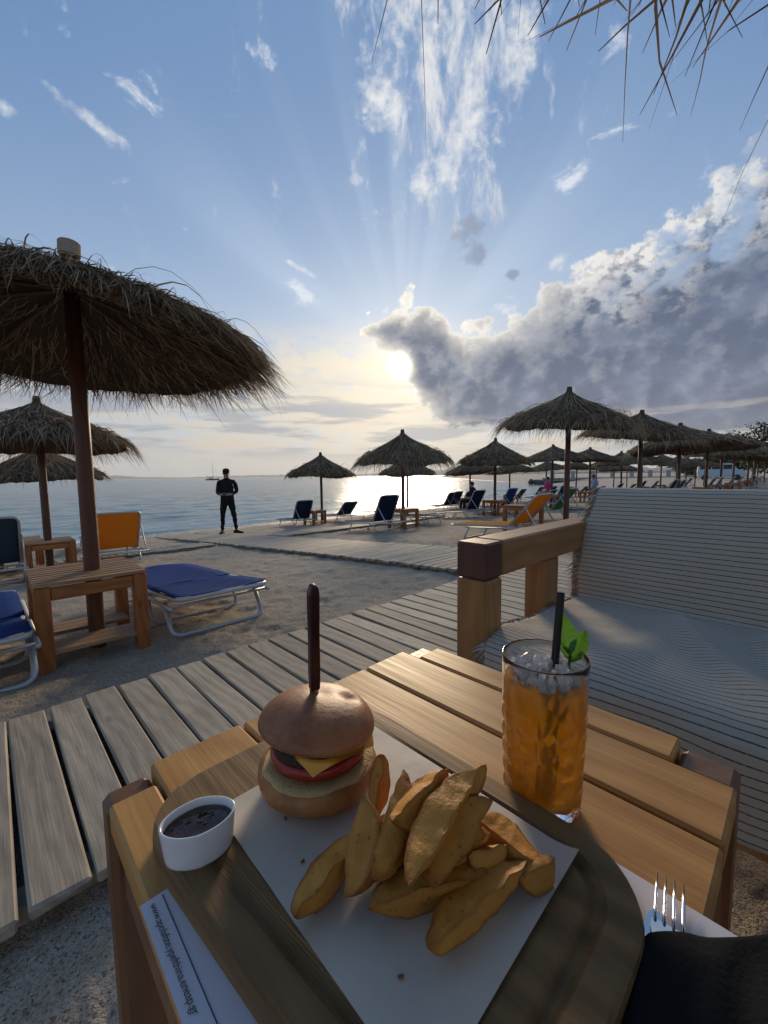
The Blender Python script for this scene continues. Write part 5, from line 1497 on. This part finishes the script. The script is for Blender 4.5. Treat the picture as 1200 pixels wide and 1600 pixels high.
# rocky breakwater with a concrete pier and posts
M['rock'] = plain('wet_dark_rock', (.060, .055, .048), .85, 0, .45, 1.5, .5)
M['concrete'] = plain('pale_concrete', (.34, .33, .31), .9, 0, .2, 2, .3)
def rock_mesh(seed):
    V, F = lathe([(0, -.5), (.35, -.42), (.5, -.1), (.46, .2), (.28, .42), (0, .5)], 9); V = np.array(V)
    V *= 1 + .55 * fbm(V[:, 0] * 2 + seed, V[:, 1] * 2, V[:, 2] * 2 + seed, 2)[:, None]; return V, F
bx0, by0, bx1, by1 = 26.5, 73.0, 66.0, 82.0
rk = MB()
for i in range(520):
    t = random.random(); w = random.gauss(0, 1.0); s = random.uniform(.5, 1.25)
    V, F = rock_mesh(random.uniform(0, 99))
    Rm = np.array(Euler((random.uniform(0, 6), random.uniform(0, 6), random.uniform(0, 6))).to_matrix())
    rk.add(np.array(V) @ Rm.T * s + [bx0 + (bx1 - bx0) * t + random.uniform(-.3, .3), by0 + (by1 - by0) * t + w * 1.1, SEA_Z + .15 + .35 * random.random() * max(0, 1 - abs(w) * .5)], F)
br = empty('breakwater', (0, 0, 0), 0, label='dark rock breakwater reaching into the sea behind the umbrellas', cat='breakwater')
tag(obj('rock', rk.data('rock', M['rock']), br), kind='stuff')
pier = empty('pier', (0, 0, 0), 0, label='low concrete pier with square posts and rails on the breakwater', cat='pier')
ang = math.atan2(by1 - by0, bx1 - bx0)
L = math.hypot(bx1 - bx0, by1 - by0)
def pbox(name, t, off, z, s, mat):
    V, F = chamfer_box(s, .02); o = obj(name, mesh_data(name, V, F, M[mat]), pier, (bx0 + (bx1 - bx0) * t - off * math.sin(ang), by0 + (by1 - by0) * t + off * math.cos(ang), z), (0, 0, ang)); return o
pbox('deck_slab', .54, .9, .02, (L * .92, 2.4, .28), 'concrete')
pbox('ledge', .52, -.9, -.25, (L * .90, 1.0, .18), 'concrete')
for k in range(9): pbox('post', .10 + k * .105, .2, .75, (.55, .55, 1.25), 'concrete')
pbox('rail', .52, .2, 1.0, (L * .86, .14, .16), 'concrete')

# evergreen trees behind the beach
def leaf_clump_mat(name, a, b_):
    m, N, b = new_mat(name)
    at = N.new('ShaderNodeAttribute', attribute_name='rnd').outputs['Fac']
    N.put(b.inputs['Base Color'], N.mix(at, a, b_)); b.inputs['Roughness'].default_value = .7
    b.inputs['Specular IOR Level'].default_value = .2; return m
M['leaf'] = leaf_clump_mat('evergreen_leaves', (.018, .030, .012), (.060, .082, .030))
M['bark'] = plain('tree_bark', (.06, .045, .032), .9, 0, .3, 6, .5)
def tree(x, y, h, w, label, seed):
    g_ = np.random.default_rng(seed); o = empty('evergreen_tree', (x, y, float(ground(x, y))), g_.uniform(0, 6), label=label, cat='tree', group='trees along the back of the beach')
    b = MB(); b.tube([(0, 0, -.3), (.1, .05, h * .35), (.0, .15, h * .75)], [.22, .16, .06], 8)
    for k in range(6):
        a = g_.uniform(0, 6.28); z0 = h * g_.uniform(.25, .6); l = w * g_.uniform(.4, .8)
        b.tube([(.05, .05, z0), (l * .5 * math.cos(a), l * .5 * math.sin(a), z0 + l * .25), (l * math.cos(a), l * math.sin(a), z0 + l * .35)], [.09, .06, .03], 6)
    obj('trunk', b.data('trunk', M['bark'], True), o)
    nc = 46; cs = g_.normal(0, 1, (nc, 3)); cs /= np.linalg.norm(cs, axis=1, keepdims=True); cs *= g_.uniform(.3, 1, (nc, 1)) ** .5
    cs = cs * [w, w, h * .40] + [0, 0, h * .58]
    n = 75; P = (cs[:, None] + g_.normal(0, 1, (nc, n, 3)) * [w * .17, w * .17, h * .055]).reshape(-1, 3)
    s = g_.uniform(.10, .24, len(P)); a = g_.normal(0, 1, (len(P), 3)); a /= np.linalg.norm(a, axis=1, keepdims=True)
    c = np.cross(a, g_.normal(0, 1, (len(P), 3))); c /= np.linalg.norm(c, axis=1, keepdims=True)
    V = np.stack([P - a * s[:, None], P + c * s[:, None] * .5, P + a * s[:, None], P - c * s[:, None] * .5], 1).reshape(-1, 3)
    obj('crown', mesh_data('crown', V, np.arange(len(V)).reshape(-1, 4), M['leaf'], False, None, np.repeat(np.clip(np.repeat(g_.random(nc), n) * .7 + g_.random(len(P)) * .4, 0, 1), 4)), o)
TL = ['low dark evergreen at the end of the hedge nearest the pier', 'rounded dark evergreen behind the pale van', 'broad dark evergreen behind the last umbrellas', 'tall dark evergreen with feathery top behind the umbrellas', 'tallest evergreen at the back of the beach', 'evergreen partly hidden by the tallest one', 'wide evergreen past the tallest one', 'dark evergreen standing at the outer end of the row']
for k, (az, h, w, d) in enumerate([(37.2, 3.0, 2.4, 84), (39.0, 3.8, 2.6, 80), (40.6, 5.2, 3.2, 78), (42.0, 6.6, 3.2, 74), (43.6, 7.6, 3.6, 72), (45.6, 7.0, 3.6, 72), (48, 6.4, 3.8, 72), (51, 6.8, 4, 74)]):
    tree(d * math.sin(R(az)), d * math.cos(R(az)), h, w, TL[k], 40 + k)
# pale van parked behind the beach
M['van'] = plain('pale_blue_paint', (.42, .52, .56), .35, 0, .06, 3)
M['dark_glass'] = plain('dark_window', (.02, .025, .03), .1)
M['tyre'] = plain('tyre_rubber', (.02, .02, .02), .8)
vx, vy = 62 * math.sin(R(39.3)), 62 * math.cos(R(39.3))
van = empty('parked_van', (vx, vy, float(ground(vx, vy))), R(-35), label='pale blue van parked beyond the umbrellas near the trees', cat='van')
prof = [(-2.1, .35), (-2.15, 1.0), (-2.05, 1.85), (-1.7, 1.95), (.9, 1.95), (1.5, 1.25), (2.2, 1.05), (2.3, .6), (2.25, .35)]
Vv = [(x_, s * .85, z_) for s in (-1, 1) for x_, z_ in prof]; nv_ = len(prof)
Fv = [tuple(range(nv_)), tuple(range(2 * nv_ - 1, nv_ - 1, -1))] + [(k, k + nv_, (k + 1) % nv_ + nv_, (k + 1) % nv_) for k in range(nv_)]
bo = obj('body', mesh_data('body', Vv, Fv, M['van']), van); md = bo.modifiers.new('bevel', 'BEVEL'); md.width = .06; md.segments = 2
for (x0, x1) in ((-1.9, -.9), (-.8, .1), (.2, 1.0)):
    for s in (-1, 1):
        V, F = chamfer_box((x1 - x0, .02, .5), .005); obj('window', mesh_data('window', V, F, M['dark_glass']), van, ((x0 + x1) / 2, s * .858, 1.52))
for x_ in (-1.4, 1.45):
    for s in (-1, 1):
        V, F = lathe([(0, -.1), (.28, -.1), (.33, -.06), (.33, .06), (.28, .1), (0, .1)], 16); obj('wheel', mesh_data('wheel', V, F, M['tyre'], True), van, (x_, s * .80, .33), (R(90), 0, 0))

# ------------------------------------------------------------------ sea air
def haze():
    m = bpy.data.materials.new('sea_haze'); m.use_nodes = True; t = m.node_tree; t.nodes.clear()
    v = t.nodes.new('ShaderNodeVolumePrincipled'); o = t.nodes.new('ShaderNodeOutputMaterial')
    v.inputs['Color'].default_value = (.86, .90, .95, 1); v.inputs['Density'].default_value = .00016; v.inputs['Anisotropy'].default_value = .3
    t.links.new(v.outputs[0], o.inputs['Volume'])
    V, F = chamfer_box((15000, 15000, 242), .01)
    h = obj('haze', mesh_data('haze', V, F, m), None, (0, 0, 121 - 4.0)); tag(h, kind='stuff')
haze()
